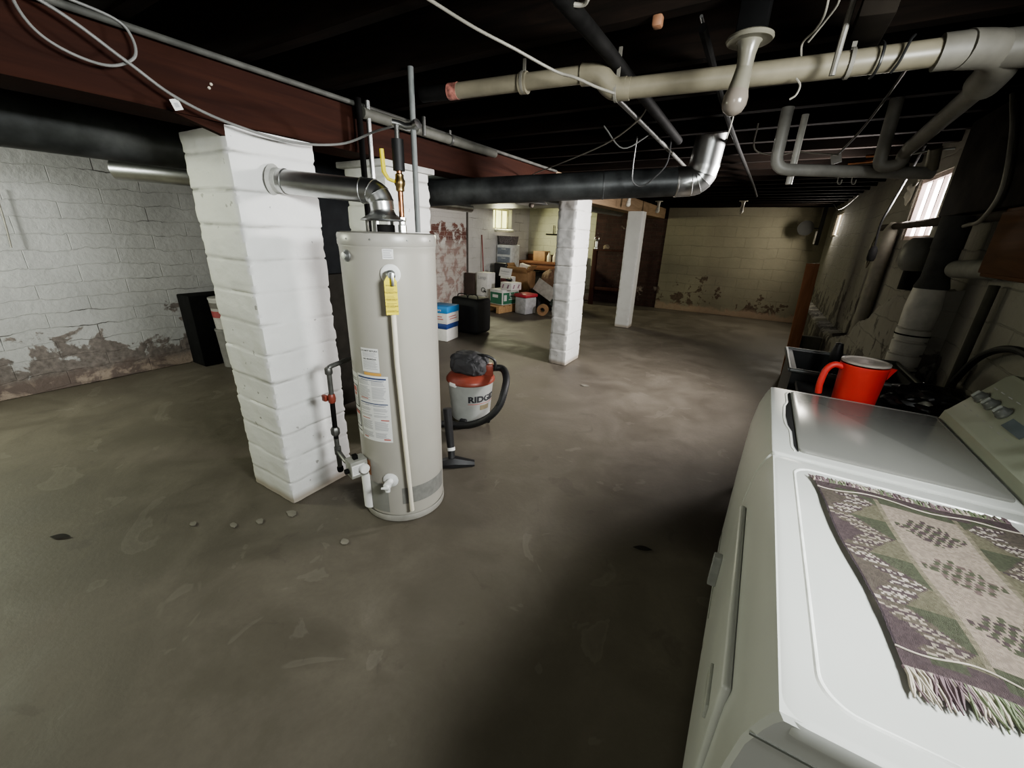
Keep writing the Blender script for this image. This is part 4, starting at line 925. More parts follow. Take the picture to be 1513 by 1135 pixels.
# rug --------------------------------------------------------------
MAU, GRN, BEI, OLV, WHT, DMA = (.095, .068, .075), (.085, .095, .062), (.36, .30, .25), (.22, .20, .145), (.52, .47, .42), (.05, .036, .045)
def kilim(u, v):
    """u across 0..1, v along 0..1 (0 far end)"""
    vs = v * 1.0
    if v < .07 or v > .93: 
        return MAU if (int(u * 9) % 2 == 0 or abs(v - .5) > .47) else GRN
    if abs(u - .31) < .012 or abs(u - .69) < .012: return OLV if int(v * 60) % 2 else (.26, .23, .17)
    if .32 < u < .68:
        if v < .10 or v > .90: return GRN
        c = BEI
        for vc, col in ((.24, MAU), (.48, (.17, .125, .12)), (.74, MAU)):
            du = abs(u - .5) / .15; dv = abs(v - vc) / .085
            st_ = math.floor(du * 6) / 6 + math.floor(dv * 5) / 5
            if st_ <= .95 and (int(u * 70) + int(v * 60)) % 3 != 0: c = col if int(v * 46) % 2 else GRN
        return c
    w = u / .30 if u < .5 else (1 - u) / .30      # 0 outer .. 1 inner
    cell = v * 4.0; ph = cell % 1; a = abs(ph - .5) * 2
    if w < .04: return DMA
    zig = .15 + .7 * (1 - a) * .8
    q1 = abs((w * 6 + ph * 9) % 1 - .5); q2 = abs((w * 6 - ph * 9) % 1 - .5)
    if abs(w - zig) < .20 and q1 > .14 and q2 > .14 and int(v * 96) % 3: return WHT if int(cell) % 2 == 0 else (.40, .35, .29)
    if abs(w - zig) < .24: return MAU if int(v * 40) % 2 else (.13, .11, .09)
    if w < zig: return MAU if int(cell) % 2 else (.12, .10, .085)
    return GRN if ph < .5 else (.17, .16, .11)
rug = thing('woven_rug', 'small fringed kilim rug in green, mauve and beige on the dryer', 'rug', (.45, .93, .924))
O_, Uu, Vv = Vector((.226, 1.178, .9245)), Vector((.365, .028, 0)), Vector((.072, -.525, 0))
def rugp(u, v):
    p = O_ + Uu * u + Vv * v
    p += Vector((.004 * sin(v * 9 + 1), .006 * sin(u * 7), 0))
    p.z += .004 + .003 * noise.noise(Vector((u * 4, v * 6, 2))) + .006 * max(0, 1 - abs(u) / .03) * max(0, noise.noise(Vector((0, v * 7, 5)))) 
    return p
bm = BM(); NU, NV = 84, 118; cl = bm.loops.layers.float_color.new('weave')
g = [[bm.verts.new(rugp(i / NU, j / NV)) for i in range(NU + 1)] for j in range(NV + 1)]
for j in range(NV):
    for i in range(NU):
        f = bm.faces.new((g[j][i], g[j][i + 1], g[j + 1][i + 1], g[j + 1][i])); c = kilim((i + .5) / NU, (j + .5) / NV); s_ = random.uniform(.82, 1.18)
        for lo_ in f.loops: lo_[cl] = (c[0] * s_ * 1.3, c[1] * s_ * 1.3, c[2] * s_ * 1.3, 1)
r_ = bmesh.ops.solidify(bm, geom=bm.faces[:], thickness=.0035)
k_ = NT('kilim_weave'); at = k_.n('ShaderNodeAttribute', attribute_name='weave'); wv = k_.n('ShaderNodeTexWave', Scale=160); k_.l(k_.objc(), wv.inputs[0])
k_.l(k_.mix(k_.math('MULTIPLY', wv.outputs['Fac'], .25), at.outputs['Color'], (.2, .18, .15)), k_.b.inputs['Base Color']); k_.b.inputs['Roughness'].default_value = .95; k_.bump(wv.outputs['Fac'], .5, .002)
fin('rug_weave', bm, k_.m, rug, angle=60)
FR = [M('fringe_a', (.36, .32, .27), .95), M('fringe_b', (.16, .115, .125), .95), M('fringe_c', (.14, .165, .10), .95), M('fringe_d', (.42, .38, .32), .95)]
for end in (0, 1):
    bm = BM(); random.seed(5 + end)
    for i in range(190):
        u = i / 189; p = rugp(u, end); sgn = 1 if end else -1; dr_ = Vv.normalized() * sgn
        L = random.uniform(.035, .055) if end else random.uniform(.018, .03)
        sw = random.uniform(-.5, .5); pts = [p + Vector((0, 0, -.001))]
        for s in (.35, .7, 1):
            q = p + dr_ * L * s + Uu.normalized() * sw * L * s * .6 + Vector((random.uniform(-.002, .002), 0, 0)); q.z = .9255 + random.uniform(.0005, .006) * (1 - s * .5); pts.append(q)
        n0 = len(bm.faces); tb(bm, pts, [.0021, .0025, .0022, .001], 5)
        bm.faces.ensure_lookup_table(); mi = ([0, 1, 3, 2, 3] if end else [1, 2, 1, 0, 2])[(int(u * 11) + (i % 7 == 0)) % 5] if random.random() < .8 else random.randrange(4)
        for f in bm.faces[n0:]: f.material_index = mi
    fin('fringe', bm, FR, rug)
for vv_, ff_ in ((.935, 1.3), (.055, 1.1)):
    bm = BM(); tb(bm, [rugp(u / 60, vv_ + .012 * sin(u * .22 * ff_)) + Vector((0, 0, .0012)) for u in range(61)], .0015, 6); fin('woven_cord', bm, FR[3], rug)

# ------------------------------------------------------------------ shop vacuum
vc = Vector((-1.87, 2.51, 0)); vac = thing('shop_vacuum', 'grey and red wet dry vacuum with black hose behind the water heater', 'vacuum', vc)
lathe('drum', [(.0, .05), (.150, .05), (.158, .058), (.185, .36), (.19, .372), (.19, .38), (.18, .381), (0, .382)], vc, VGREY, vac, seg=56)
lathe('red_lid', [(.193, .372), (.199, .378), (.199, .395), (.192, .405), (.175, .425), (.135, .44), (0, .445)], vc, REDV, vac, seg=56)
bm = BM(); bmesh.ops.create_icosphere(bm, subdivisions=5, radius=1)
for v in bm.verts:
    n3 = v.co.normalized(); s_ = 1 + .10 * noise.noise(n3 * 3) + .05 * noise.noise(n3 * 9)
    e_ = lambda t: math.copysign(abs(t) ** .7, t)
    v.co = Vector((e_(n3.x) * .155, e_(n3.y) * .12, max(-.06, e_(n3.z) * .10))) * s_ 
    v.co += vc + Vector((-.01, 0, .505))
bmv = fin('motor_cover', bm, M('vac_black_cloth', (.035, .035, .037), .7, bump=.5, bscale=22), vac)
vcam = Vector((.6, -.8, 0)); vr = Vector((.81, .58, 0))
bm = BM(); obox(bm, vc + Vector((.135, .055, .47)), vr, vcam, UZ, .04, .04, .05, .01); fin('hose_port', bm, REDV, vac)
bm = BM(); tb(bm, fillet([vc + Vector((.02, -.02, .59)), vc + Vector((.14, .02, .60)), vc + Vector((.20, .06, .56)), vc + Vector((.20, .06, .48))], .03), .011, 10); fin('carry_handle', bm, BLACK, vac)
q = RD(-100); lp_ = vc + Vector((.19 * cos(q), .19 * sin(q), .375))
bm = BM(); obox(bm, lp_, Vector((-sin(q), cos(q), 0)), Vector((cos(q), sin(q), 0)), UZ, .034, .012, .016, .004); fin('latch', bm, PAPER, vac)
bm = BM(); text_bm(bm, 'RIDGID', .072, cyl_fn(vc, .1535, RD(-16), .235, taper=.085), .002, .0032)
fin('brand_lettering', bm, INK, vac)
bm = BM(); rect_fn(bm, cyl_fn(vc, .1535, RD(-16), .222, taper=.085), -.12, .12, -.006, -.001, .002, nx=14); fin('brand_underline', bm, REDI, vac)
bm = BM(); rect_fn(bm, cyl_fn(vc, .1535, RD(-20), .18, taper=.085), -.02, .06, -.02, .022, .002, nx=6); fin('rating_sticker', bm, M('sticker_tan', (.22, .19, .12), .6), vac)
for a in (-75, 15, 105, 195):
    p = vc + Vector((cos(RD(a)) * .155, sin(RD(a)) * .155, 0))
    bm = BM(); bx(bm, p.x - .035, p.x + .035, p.y - .03, p.y + .03, .035, .085, bev=.012, rot=(0, 0, a)); ft_ = fin('caster_foot', bm, BLACK, vac)
    lathe('caster_wheel', [(.0, -.01), (.02, -.01), (.022, -.006), (.022, .006), (.02, .01), (0, .01)], (p.x, p.y, .022), BLACK, ft_, (sin(RD(a)), -cos(RD(a)), 0), 16)
hz = [vc + Vector((.16, .07, .485)), (-1.62, 2.60, .49), (-1.52, 2.50, .46), (-1.475, 2.40, .39), (-1.48, 2.34, .29), (-1.54, 2.29, .20), (-1.66, 2.265, .12), (-1.79, 2.255, .075), (-1.92, 2.25, .055), (-1.99, 2.18, .05), (-1.96, 2.06, .05)]
hp = smooth_path(hz, 14)
bm = BM(); tb(bm, hp, [.0265 + (.0022 if i % 2 else -.0005) for i in range(len(hp))], 16); fin('ribbed_hose', bm, RUBB, vac)
nz_ = thing('floor_nozzle', 'black vacuum floor nozzle and wand lying behind the heater base', 'vacuum nozzle', (-1.5, 1.88, 0))
bm = BM()
A_, B_ = Vector((-1.63, 1.80, 0)), Vector((-1.43, 1.955, 0)); u_ = (B_ - A_).normalized(); w_ = Vector((-u_.y, u_.x, 0))
secs = []
for s, hw, hh in ((0, .03, .030), (.04, .042, .045), (.12, .045, .062), (.2, .036, .04), (.255, .028, .026)):
    c_ = A_ + u_ * s; secs.append([bm.verts.new(c_ + w_ * (hw * a) + UZ * (b * hh + .002)) for a, b in ((-1, 0), (1, 0), (1, .45), (.45, 1), (-.45, 1), (-1, .45))])
for a, b in zip(secs, secs[1:]):
    for i in range(6): bm.faces.new((a[i], a[(i + 1) % 6], b[(i + 1) % 6], b[i]))
bm.faces.new(secs[0]); bm.faces.new(secs[-1][::-1]); fin('nozzle_head', bm, BLACK, nz_)
m0 = A_ + u_ * .10 + UZ * .045
tube('wand', [m0, m0 + Vector((-.02, .02, .06)), m0 + Vector((-.05, .04, .18)), m0 + Vector((-.08, .06, .34))], [.022, .024, .028, .030], BLACK, nz_, seg=16)
lathe('white_ring', [(.025, -.012), (.027, -.01), (.027, .01), (.025, .012)], m0 + Vector((-.022, .022, .065)), PAPER, nz_, Vector((-.25, .2, .9)), 20)

# ------------------------------------------------------------------ clutter in the far left
def carton(name, label, cat, x0, x1, y0, y1, z0, z1, mat, rot=0, lid=None, lidh=.06, group=None, extra=None):
    c = thing(name, label, cat, ((x0 + x1) / 2, (y0 + y1) / 2, z0), group)
    pv_ = ((x0 + x1) / 2, (y0 + y1) / 2, z0)
    box('box_body', (x0, x1, y0, y1, z0, z1), mat, c, bev=.004, rot=(0, 0, rot), piv=pv_)
    if lid: box('box_lid', (x0 - .006, x1 + .006, y0 - .006, y1 + .006, z1 - lidh, z1 + .004), lid, c, bev=.004, rot=(0, 0, rot), piv=pv_)
    return c
def rotp(p, c, a):
    a = RD(a); d = Vector(p) - Vector(c); return Vector((c[0] + d.x * cos(a) - d.y * sin(a), c[1] + d.x * sin(a) + d.y * cos(a), p[2]))
fb = carton('file_box', 'lower white file box with dark blue lid behind the vacuum', 'box', -4.08, -3.76, 4.42, 4.74, 0, .25, WBOX, 8, M('dark_blue_lid', (.02, .05, .19), .5), .07, 'file boxes stacked behind the heater')
fb2 = carton('file_box', 'upper white file box with bright blue lid, top of its stack', 'box', -4.08, -3.75, 4.42, 4.75, .256, .50, WBOX, 8, BLUEL, .09, 'file boxes stacked behind the heater')
for P_, zz, par in (((0, 0), .37, fb2),):
    cc = (-3.915, 4.585, 0)
    bm = BM(); R_ = Matrix.Rotation(RD(8), 3, 'Z')
    ff = lambda x, y, d: rotp((-3.75 + d, 4.585 + x, .256 + y), cc, 8)
    for i, (a, b) in enumerate(((-.10, .10), (-.12, .08))): rect_fn(bm, ff, a, b, .06 + i * .035, .072 + i * .035, .002)
    ff2 = lambda x, y, d: rotp((-3.915 + x, 4.42 - d, .256 + y), cc, 8)
    for i, (a, b) in enumerate(((-.10, .10), (-.12, .08))): rect_fn(bm, ff2, a, b, .06 + i * .035, .072 + i * .035, .002)
    fin('box_print', bm, REDI, par)
    bm = BM(); text_bm(bm, 'Bankers', .045, lambda x, y, d: rotp((-3.915 + x, 4.412 - d, .256 + .185 + y), cc, 8), .002, .001); fin('lid_lettering', bm, PAPER, par)
bg = thing('black_suitcase', 'bulky black soft bag standing beside the file boxes', 'bag', (-3.85, 5.2, 0))
bm = BM(); bx(bm, -4.12, -3.60, 5.0, 5.42, 0, .56, bev=.07, seg=4)
for v in bm.verts: v.co += Vector((.015 * noise.noise(v.co * 5), .015 * noise.noise(v.co * 5 + Vector((4, 0, 0))), .02 * noise.noise(v.co * 4) * (v.co.z > .1)))
fin('bag_body', bm, M('bag_black', (.014, .014, .014), .7), bg)
for dx_ in (0, .2): tube('bag_handle', [(-4.05 + dx_, 5.1, .55), (-4.03 + dx_, 5.1, .60), (-3.93 + dx_, 5.1, .615), (-3.87 + dx_, 5.1, .60), (-3.85 + dx_, 5.1, .55)], .008, RUBB, bg, seg=8, sm=5)

pal = thing('wooden_pallet', 'low pale wooden pallet holding the cartons', 'pallet', (-4.75, 7.3, 0)); pc_ = (-4.4, 6.8, 0); PR = -10
for i in range(6): box('deck_board', (-5.16, -4.34, 6.80 + i * .17, 6.93 + i * .17, .125, .15), PINE, pal, bev=.003, rot=(0, 0, PR), piv=pc_)
for x_ in (-5.15, -4.79, -4.44): box('stringer', (x_, x_ + .09, 6.81, 7.77, .0, .123), PINE, pal, bev=.003, rot=(0, 0, PR), piv=pc_)
gb = thing('produce_box', 'green and white printed produce carton at the pallet front', 'box', (-4.52, 7.15, .152))
gc_ = (-4.36, 6.93, 0)
box('carton_body', (-4.72, -4.36, 6.93, 7.42, .153, .43), WBOX, gb, bev=.004, rot=(0, 0, -12), piv=gc_)
bm = BM(); fa = lambda x, y, d: rotp((-4.54 + x, 6.93 - d, .29 + y), gc_, -12); fbb = lambda x, y, d: rotp((-4.36 + d, 7.175 + x, .29 + y), gc_, -12)
rect_fn(bm, fa, -.165, .165, -.125, .105, .002); rect_fn(bm, fbb, -.225, .225, -.125, .105, .002); fin('green_print', bm, GREENP, gb)
bm = BM(); rect_fn(bm, fa, -.10, .06, .0, .06, .004)
rect_fn(bm, fbb, -.20, -.12, -.06, .06, .004); rect_fn(bm, fbb, -.06, .19, -.045, -.03, .004)
text_bm(bm, 'Fresh', .085, lambda x, y, d: fbb(x + .05, y + .03, d), .004, .003); text_bm(bm, 'Produce', .05, lambda x, y, d: fbb(x + .06, y - .02, d), .004, .001)
fin('white_print', bm, WBOX, gb)
box('carton_rim', (-4.725, -4.355, 6.925, 7.425, .431, .45), WBOX, gb, bev=.002, rot=(0, 0, -12), piv=gc_)
pb = carton('printed_carton', 'small white carton with purple marks on the produce box', 'box', -4.46, -4.16, 7.02, 7.32, .452, .60, WBOX, -12)
bm = BM(); c9 = (-4.31, 7.17, 0)
for fx in (-.08, .06):
    for k2 in range(3): rect_fn(bm, lambda x, y, d: rotp((-4.31 + x, 7.02 - d, .53 + y), c9, -12), fx - .03 + k2 * .012, fx + .01 + k2 * .012, -.04 + k2 * .025, -.02 + k2 * .025, .003); rect_fn(bm, lambda x, y, d: rotp((-4.16 + d, 7.17 + x, .53 + y), c9, -12), fx - .03 + k2 * .012, fx + .01 + k2 * .012, -.04 + k2 * .025, -.02 + k2 * .025, .003)
fin('purple_print', bm, M('purple_ink', (.22, .09, .16), .6), pb)
tag(blob('dark_pouch', (-4.42, 7.28, .606), .06, BLACK, 8, .4, (1.2, 1, .6), 3), 'small dark pouch resting on the purple marked carton', 'pouch')
lb_ = thing('lamp_box', 'tall white carton marked Lamp on the pallet left side', 'box', (-4.98, 7.2, .152))
lcc = (-4.98, 7.25, 0)
box('box_body', (-5.14, -4.84, 7.12, 7.38, .153, .74), WBOX, lb_, bev=.004, rot=(0, 0, -4), piv=lcc)
bm = BM(); fl_ = lambda x, y, d: rotp((-4.99 + x, 7.12 - d, .45 + y), lcc, -4)
text_bm(bm, 'Lamp', .10, lambda x, y, d: fl_(x, y + .16, d), .003, .002); fin('marker_lettering', bm, INKG, lb_)
bm = BM(); lt(bm, [(.04, 0), (.052, .003), (.04, .006)], fl_(.04, -.06, .004), (0, -1, 0), 20, cap=False); tb(bm, [fl_(.06, -.08, .01), fl_(.12, -.09, .02)], .014, 8); fin('black_ring', bm, BLACK, lb_)
fbx = thing('open_carton', 'open white carton with a printed flap and red items inside', 'box', (-4.62, 7.2, .152))
box('carton_body', (-4.80, -4.52, 7.53, 7.70, .153, .66), WBOX, fbx, bev=.004)
box('printed_flap', (-4.80, -4.50, 7.49, 7.50, .66, .84), WBOX, fbx, bev=.002, rot=(-14, 4, 0))
bm = BM(); fz = plane_fn((-4.65, 7.475, .745), (1, 0, -.05), (0, .24, 1)); text_bm(bm, 'Cookware', .05, lambda x, y, d: fz(x, y + .01, d), .012, .0015)
rect_fn(bm, fz, -.11, .10, -.03, -.022, .012); fin('flap_lettering', bm, INKG, fbx)
box('red_inner', (-4.79, -4.53, 7.520, 7.529, .48, .62), M('maroon_inner', (.10, .02, .025), .6), fbx, bev=.001)
sb = carton('snack_box', 'little white box with a red square at the pallet corner', 'box', -5.06, -4.84, 6.86, 7.02, .152, .29, WBOX, 0)
bm = BM(); rect_fn(bm, plane_fn((-4.95, 6.86, .22), (1, 0, 0), (0, 0, 1)), -.07, .02, -.045, .05, .003); fin('red_square', bm, REDI, sb)
tag(box('wood_sheet', (-5.40, -5.16, 7.05, 7.11, 0, .72), M('panel_brown', (.045, .028, .022), .6), bev=.004), 'dark brown flat panel leaning left of the Lamp carton', 'panel')
cbx = thing('cardboard_box', 'open brown cardboard box with raised flaps behind the pallet', 'box', (-4.6, 8.0, 0))
box('box_body', (-4.88, -4.36, 7.98, 8.32, 0, .74), CARD, cbx, bev=.005)
box('flap', (-4.86, -4.38, 7.92, 7.93, .70, .86), CARD, cbx, bev=.002, rot=(35, 0, 0)); box('flap', (-4.88, -4.87, 7.98, 8.30, .73, .92), CARD, cbx, bev=.002, rot=(0, -30, 0)); box('flap', (-4.37, -4.36, 7.98, 8.30, .73, .90), CARD, cbx, bev=.002, rot=(0, 40, 0))
tag(box('foam_block', (-4.66, -4.44, 8.05, 8.22, .75, .87), M('foam_white', (.68, .66, .60), .8), bev=.01, rot=(0, 14, 10), piv=(-4.44, 8.13, .75)), 'tilted white foam block on the brown cardboard box', 'foam')
tag(blob('brown_bundle', (-3.98, 8.30, 0), .30, M('bundle_brown', (.16, .095, .06), .8, bump=.4), 5, .25, (.85, .8, 1.5)), 'lumpy brown bundle right of the open cardboard box', 'bundle')
tag(lathe('black_bucket', [(.0, 0), (.13, 0), (.16, .42), (.168, .425), (.168, .44), (.15, .44), (.12, .02), (0, .02)], (-4.0, 7.80, .0), BLACK, seg=32, cap=False), 'black round bucket right of the cartons', 'bucket')
tag(box('black_case', (-5.25, -4.92, 7.95, 8.2, .0, .90), BLACK, bev=.03, seg=3), 'black upright case behind the Lamp carton', 'case')
dz = thing('drawer_unit', 'white plastic drawer tower under the far left window', 'drawers', (-5.2, 8.45, 0))
DW = M('drawer_white', (.60, .62, .62), .4); DG = M('drawer_smoke', (.24, .27, .31), .3)
box('frame', (-5.42, -5.02, 8.32, 8.70, .0, 1.28), DW, dz, bev=.01)
for i in range(6):
    z_ = .07 + i * .20; dwr = box('drawer', (-5.39, -5.05, 8.300, 8.319, z_, z_ + .15), DG, dz, bev=.004); box('drawer_pull', (-5.27, -5.17, 8.288, 8.301, z_ + .11, z_ + .125), DW, dwr, bev=.002)
bk = thing('wicker_basket', 'grey woven basket on top of the white drawer tower', 'basket', (-5.2, 8.5, 1.282))
bm = BM()
rings = []
for s, z_ in ((.86, 0), (.95, .09), (1.0, .18), (1.02, .19), (.96, .18), (.82, .02)):
    rings.append([bm.verts.new((-5.22 + (p.x) * s, 8.5 + p.y * s, 1.283 + z_)) for p in rrect(-.20, .20, -.17, .17, .05, 0, 5)])
m_ = len(rings[0])
for a, b in zip(rings, rings[1:]):
    for i in range(m_): bm.faces.new((a[i], a[(i + 1) % m_], b[(i + 1) % m_], b[i]))
bm.faces.new(rings[0][::-1]); bm.faces.new(rings[-1]); fin('basket_body', bm, M('wicker_grey', (.19, .17, .17), .9, var=.4, scale=60, bump=.8), bk)
tag(tube('broom_handle', [(-5.25, 7.60, .0), (-5.43, 7.72, 1.48)], .013, M('broom_red', (.22, .045, .04), .5), seg=10), 'dark red broom handle leaning on the white block wall', 'broom')
wb = thing('workbench', 'brown wooden workbench against the far left wall', 'workbench', (-4.6, 9.5, 0))
box('bench_top', (-5.42, -3.75, 9.25, 9.86, .84, .90), BENCH, wb, bev=.006); box('bench_backboard', (-5.42, -3.75, 9.83, 9.865, .9, 1.05), BENCH, wb, bev=.004); box('bench_apron', (-5.40, -3.77, 9.27, 9.30, .70, .839), BENCH, wb, bev=.004)
for a in (-5.38, -3.86):
    for b in (9.30, 9.76): box('leg', (a, a + .08, b, b + .08, 0, .838), BENCH, wb, bev=.004)
tag(box('bench_box', (-5.05, -4.72, 9.45, 9.75, .901, 1.14), CARD, bev=.006), 'tan carton on the workbench', 'box')
for i, (x_, l_) in enumerate(((-4.60, 'cream bottle on the workbench, nearer the tan carton'), (-4.44, 'cream bottle on the workbench, nearer the pillar'))):
    tag(lathe('cream_bottle', [(0, 0), (.05, 0), (.055, .01), (.055, .13), (.03, .17), (.02, .19), (.022, .22), (0, .222)], (x_, 9.45, .901), M('bottle_cream', (.5, .46, .36), .4), seg=20), l_, 'bottle', 'bottles on the workbench')
tag(box('dark_bench_crate', (-4.95, -4.30, 9.38, 9.72, .0, .62), M('crate_dark', (.035, .032, .03), .7), bev=.01), 'dark crate stored beneath the workbench', 'crate')
tag(tube('wall_bracket', [(-4.93, 9.87, 1.545), (-4.55, 9.87, 1.545)], .016, IRON, seg=8), 'black horizontal rod mounted on the cream far wall', 'rod')
tag(tube('wall_bracket', [(-4.72, 9.86, 1.55), (-4.72, 9.86, 1.76)], .010, IRON, seg=8), 'short black upright rod above the horizontal wall rod', 'rod')
tag(box('grey_board', (-3.95, -3.48, 7.52, 7.545, .34, .60), M('board_grey', (.33, .31, .28), .7), bev=.003, rot=(-12, 28, 0)), 'tilted pale grey board leaning on the heap by the pillar', 'board')
tag(blob('green_cord_heap', (-3.50, 7.98, 0), .27, M('cord_green', (.05, .065, .05), .8, bump=.6), 12, .4, (1.1, .8, 1.15)), 'heap of dark green cord and bags beneath the grey board', 'heap')
tt_ = thing('cooler_tote', 'white tote with a bright red lid right of the produce box', 'tote', (-4.0, 7.35, 0))
box('tote_body', (-4.14, -3.84, 7.08, 7.40, .0, .33), M('tote_grey', (.42, .42, .43), .4), tt_, bev=.02, rot=(0, 0, -14)); box('tote_lid', (-4.16, -3.82, 7.06, 7.42, .331, .40), M('tote_red', (.40, .035, .05), .4), tt_, bev=.02, rot=(0, 0, -14))
tag(lathe('cardboard_roll', [(.05, 0), (.11, 0), (.11, .14), (.05, .14), (.05, 0)], (-3.62, 7.32, .11), CARD, axis=(.3, -1, 0), seg=32, cap=False), 'round brown cardboard spool on the floor beside the tote', 'spool')

# things by the dark brick
df = thing('door_frame', 'dark timber frame standing against the dark brick wall', 'frame', (-2.9, 9.4, 0))
DWD = wood_mat('dark_frame_wood', (.035, .016, .012), (.07, .03, .024), .6, 2)
box('frame_post', (-3.42, -3.32, 9.30, 9.38, 0, 1.22), DWD, df, bev=.004); box('frame_post', (-2.42, -2.34, 9.30, 9.38, 0, 1.22), DWD, df, bev=.004); box('frame_rail', (-3.319, -2.421, 9.31, 9.37, .35, .42), DWD, df, bev=.004); box('frame_rail', (-3.42, -2.34, 9.30, 9.38, 1.221, 1.26), DWD, df, bev=.004)
ln = thing('lantern', 'shiny metal lantern on the dark timber frame', 'lantern', (-3.3, 9.34, 1.262))
lathe('lantern_body', [(0, 0), (.05, 0), (.05, .03), (.035, .04), (.035, .16), (.05, .17), (.03, .21), (0, .215)], (-3.36, 9.34, 1.262), GALV, ln, seg=16)
tube('lantern_handle', [(-3.40, 9.34, 1.44), (-3.41, 9.34, 1.50), (-3.36, 9.34, 1.53), (-3.31, 9.34, 1.50), (-3.32, 9.34, 1.44)], .005, GALV, ln, seg=6, sm=4)
tag(blob('pale_rag', (-3.12, 9.34, 1.262), .07, M('rag_tan', (.25, .2, .15), .9), 4, .4, (1, .5, .8), 3), 'tan rag beside the lantern on the dark frame', 'rag')

# behind the large pillar, left
pp_ = thing('paint_bucket', 'stacked white pail with red band half hidden behind the large pillar', 'bucket', (-4.95, 2.1, 0))
lathe('pail_body', [(0, 0), (.11, 0), (.125, .40), (.13, .41), (.13, .43), (0, .432)], (-4.96, 2.16, 0), M('pail_white', (.17, .165, .155), .5), pp_, seg=36)
lathe('pail_upper', [(0, .433), (.112, .433), (.127, .74), (.132, .75), (.132, .77), (0, .775)], (-4.96, 2.16, 0), M('pail_upper', (.30, .29, .27), .5), pp_, seg=36)
lathe('pail_red_band', [(.1195, .56), (.1235, .63)], (-4.96, 2.16, 0), M('band_red', (.22, .05, .05), .5), pp_, seg=36, cap=False)
lathe('pail_dark_band', [(.1238, .66), (.1255, .68), (.128, .72)], (-4.96, 2.16, 0), M('band_dark', (.10, .09, .08), .5), pp_, seg=36, cap=False)
tag(box('dark_locker', (-5.42, -5.14, 1.92, 2.5, 0, .78), M('locker_black', (.010, .010, .010), .9, spec=.1), bev=.01), 'dark box against the left wall behind the pail', 'box')  # plain near-black box in the dark gap beside the pail
tag(tube('hanging_string', [(-5.40, .90, 1.72), (-5.40, .89, 1.50), (-5.39, .87, 1.27)], .005, CABLEW, seg=6, sm=4), 'thin white string hanging down the left wall', 'string')
tag(blob('pale_insulation', (-4.35, 1.40, 2.22), .16, M('insulation', (.30, .36, .18), .9, bump=.5), 21, .3, (1.6, 1.0, .6), 4), 'greenish lump of insulation tucked between joists above the big dark duct', 'insulation')  # added lump, its green stands in for window light on the joist bay

# floor debris
DEB = M('paint_chip', (.19, .178, .145), .9)
chips = [(-1.97, .97, .035, 'pale paint flake by the foot of the large pillar, farther right'), (-2.05, .84, .03, 'pale paint flake just in front of the large pillar'), (-1.54, .99, .03, 'pale flake on the floor in front of the heater'), (-2.32, .64, .022, 'small pale flake left of the pillar flakes'), (-2.13, .75, .028, 'pale flake nearest the pillar corner'), (-1.38, 3.9, .05, 'pale chip on the floor before the mid room pillar')]
for i, (x_, y_, s_, l_) in enumerate(chips):
    bm = BM(); n = 9; pts = [(x_ + cos(2 * pi * j / n) * s_ * random.uniform(.6, 1.2), y_ + sin(2 * pi * j / n) * s_ * random.uniform(.4, .8)) for j in range(n)]
    a = [bm.verts.new((p[0], p[1], -.001)) for p in pts]; b = [bm.verts.new((p[0], p[1], .003)) for p in pts]
    bm.faces.new(b); bm.faces.new(a[::-1])
    for j in range(n): bm.faces.new((a[j], a[(j + 1) % n], b[(j + 1) % n], b[j]))
    tag(fin('paint_flake', bm, DEB, smooth=False), l_, 'debris', 'paint flakes on the floor')
for i, (x_, y_, a_, l_) in enumerate(((-2.75, .24, 35, 'dark dry leaf on the floor at the left'), (-.23, 1.78, 20, 'dark dry leaf on the floor right of centre'))):
    bm = BM(); n = 8; L_ = .05
    up_ = [bm.verts.new(rotp((x_ + L_ * (j / n * 2 - 1), y_ + .014 * sin(pi * j / n), .004 + .006 * sin(pi * j / n)), (x_, y_, 0), a_)) for j in range(n + 1)]
    dn_ = [bm.verts.new(rotp((x_ + L_ * (j / n * 2 - 1), y_ - .014 * sin(pi * j / n) - .0005, .004), (x_, y_, 0), a_)) for j in range(n + 1)]
    for j in range(n): bm.faces.new((up_[j], up_[j + 1], dn_[j + 1], dn_[j]))
    tag(fin('dry_leaf', bm, M('leaf_dark', (.018, .015, .012), .9)), l_, 'leaf')

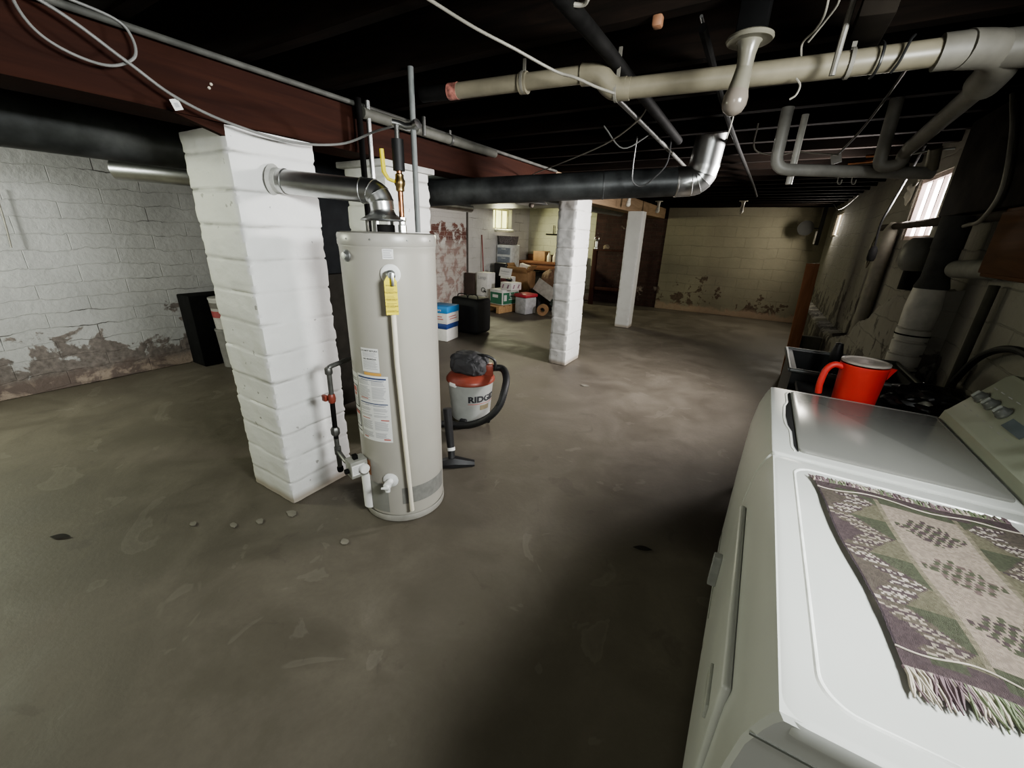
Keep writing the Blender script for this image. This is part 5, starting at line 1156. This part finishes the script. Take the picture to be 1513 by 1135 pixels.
# ------------------------------------------------------------------ lights
def area(name, loc, direction, sx, sy, power, col):
    l = bpy.data.lights.new(name, 'AREA'); l.shape = 'RECTANGLE'; l.size = sx; l.size_y = sy; l.energy = power; l.color = col
    o = bpy.data.objects.new(name, l); C.objects.link(o); o.location = loc
    o.rotation_euler = Vector(direction).to_track_quat('-Z', 'Y').to_euler(); return o
area('window_light_right', (.90, 4.12, 1.80), (-1, -.05, -.24), .6, .30, 118, (1.0, .96, .95)); bpy.data.lights['window_light_right'].spread = RD(125)
l_ = area('window_light_over_dryer', (.90, .62, 1.85), (-1, .22, -.2), .6, .34, 42, (.97, 1.0, .99)); l_.data.spread = RD(135)
area('window_light_left', (XL + .04, -.75, 1.8), (1, .75, -.25), .8, .4, 74, (.95, 1.0, .78))
l_ = area('window_light_rear_left', (-3.9, YB + .05, 1.8), (-.62, 1, -.22), .8, .45, 22, (.98, 1.0, .96)); l_.data.spread = RD(75)  # added fill aimed at the left wall, no window in the rear wall
area('window_light_far_left', (XL + .06, 8.6, 1.84), (1, -.15, -.30), .7, .4, 46, (1.0, .97, .66))
area('stair_light_rear', (-.4, YB + .05, 1.75), (-.45, 1, -.12), 1.6, .8, 18, (1.0, .99, .96))  # unseen soft fill behind the viewer for the pillar and heater faces
area('window_light_far_right', (.88, 8.9, 1.82), (-1, -.35, -.35), .6, .3, 27, (1.0, .94, .82))
w = bpy.data.worlds.new('world'); sc.world = w; w.use_nodes = True
w.node_tree.nodes['Background'].inputs[0].default_value = (.5, .55, .5, 1); w.node_tree.nodes['Background'].inputs[1].default_value = .15

# ------------------------------------------------------------------ camera
YAW, PITCH, ROLL, F = RD(-30.41), RD(20.396), RD(1.929), 592.0
cy_, sy_, cp_, sp_ = cos(YAW), sin(YAW), cos(PITCH), sin(PITCH)
f_ = Vector((sy_ * cp_, cy_ * cp_, -sp_)); r_ = Vector((cy_, -sy_, 0)); u_ = r_.cross(f_)
r2 = r_ * cos(ROLL) + u_ * sin(ROLL); u2 = -r_ * sin(ROLL) + u_ * cos(ROLL)
cam = bpy.data.cameras.new('camera'); co_ = bpy.data.objects.new('camera', cam); C.objects.link(co_)
m = Matrix((r2, u2, -f_)).transposed().to_4x4(); m.translation = Vector((0, 0, 1.5)); co_.matrix_world = m
cam.sensor_width = 36; cam.sensor_fit = 'HORIZONTAL'; cam.lens = F / 1513 * 36; cam.clip_start = .02
sc.camera = co_
sc.view_settings.view_transform = 'AgX'; sc.view_settings.look = 'AgX - Medium High Contrast'; sc.view_settings.exposure = .3
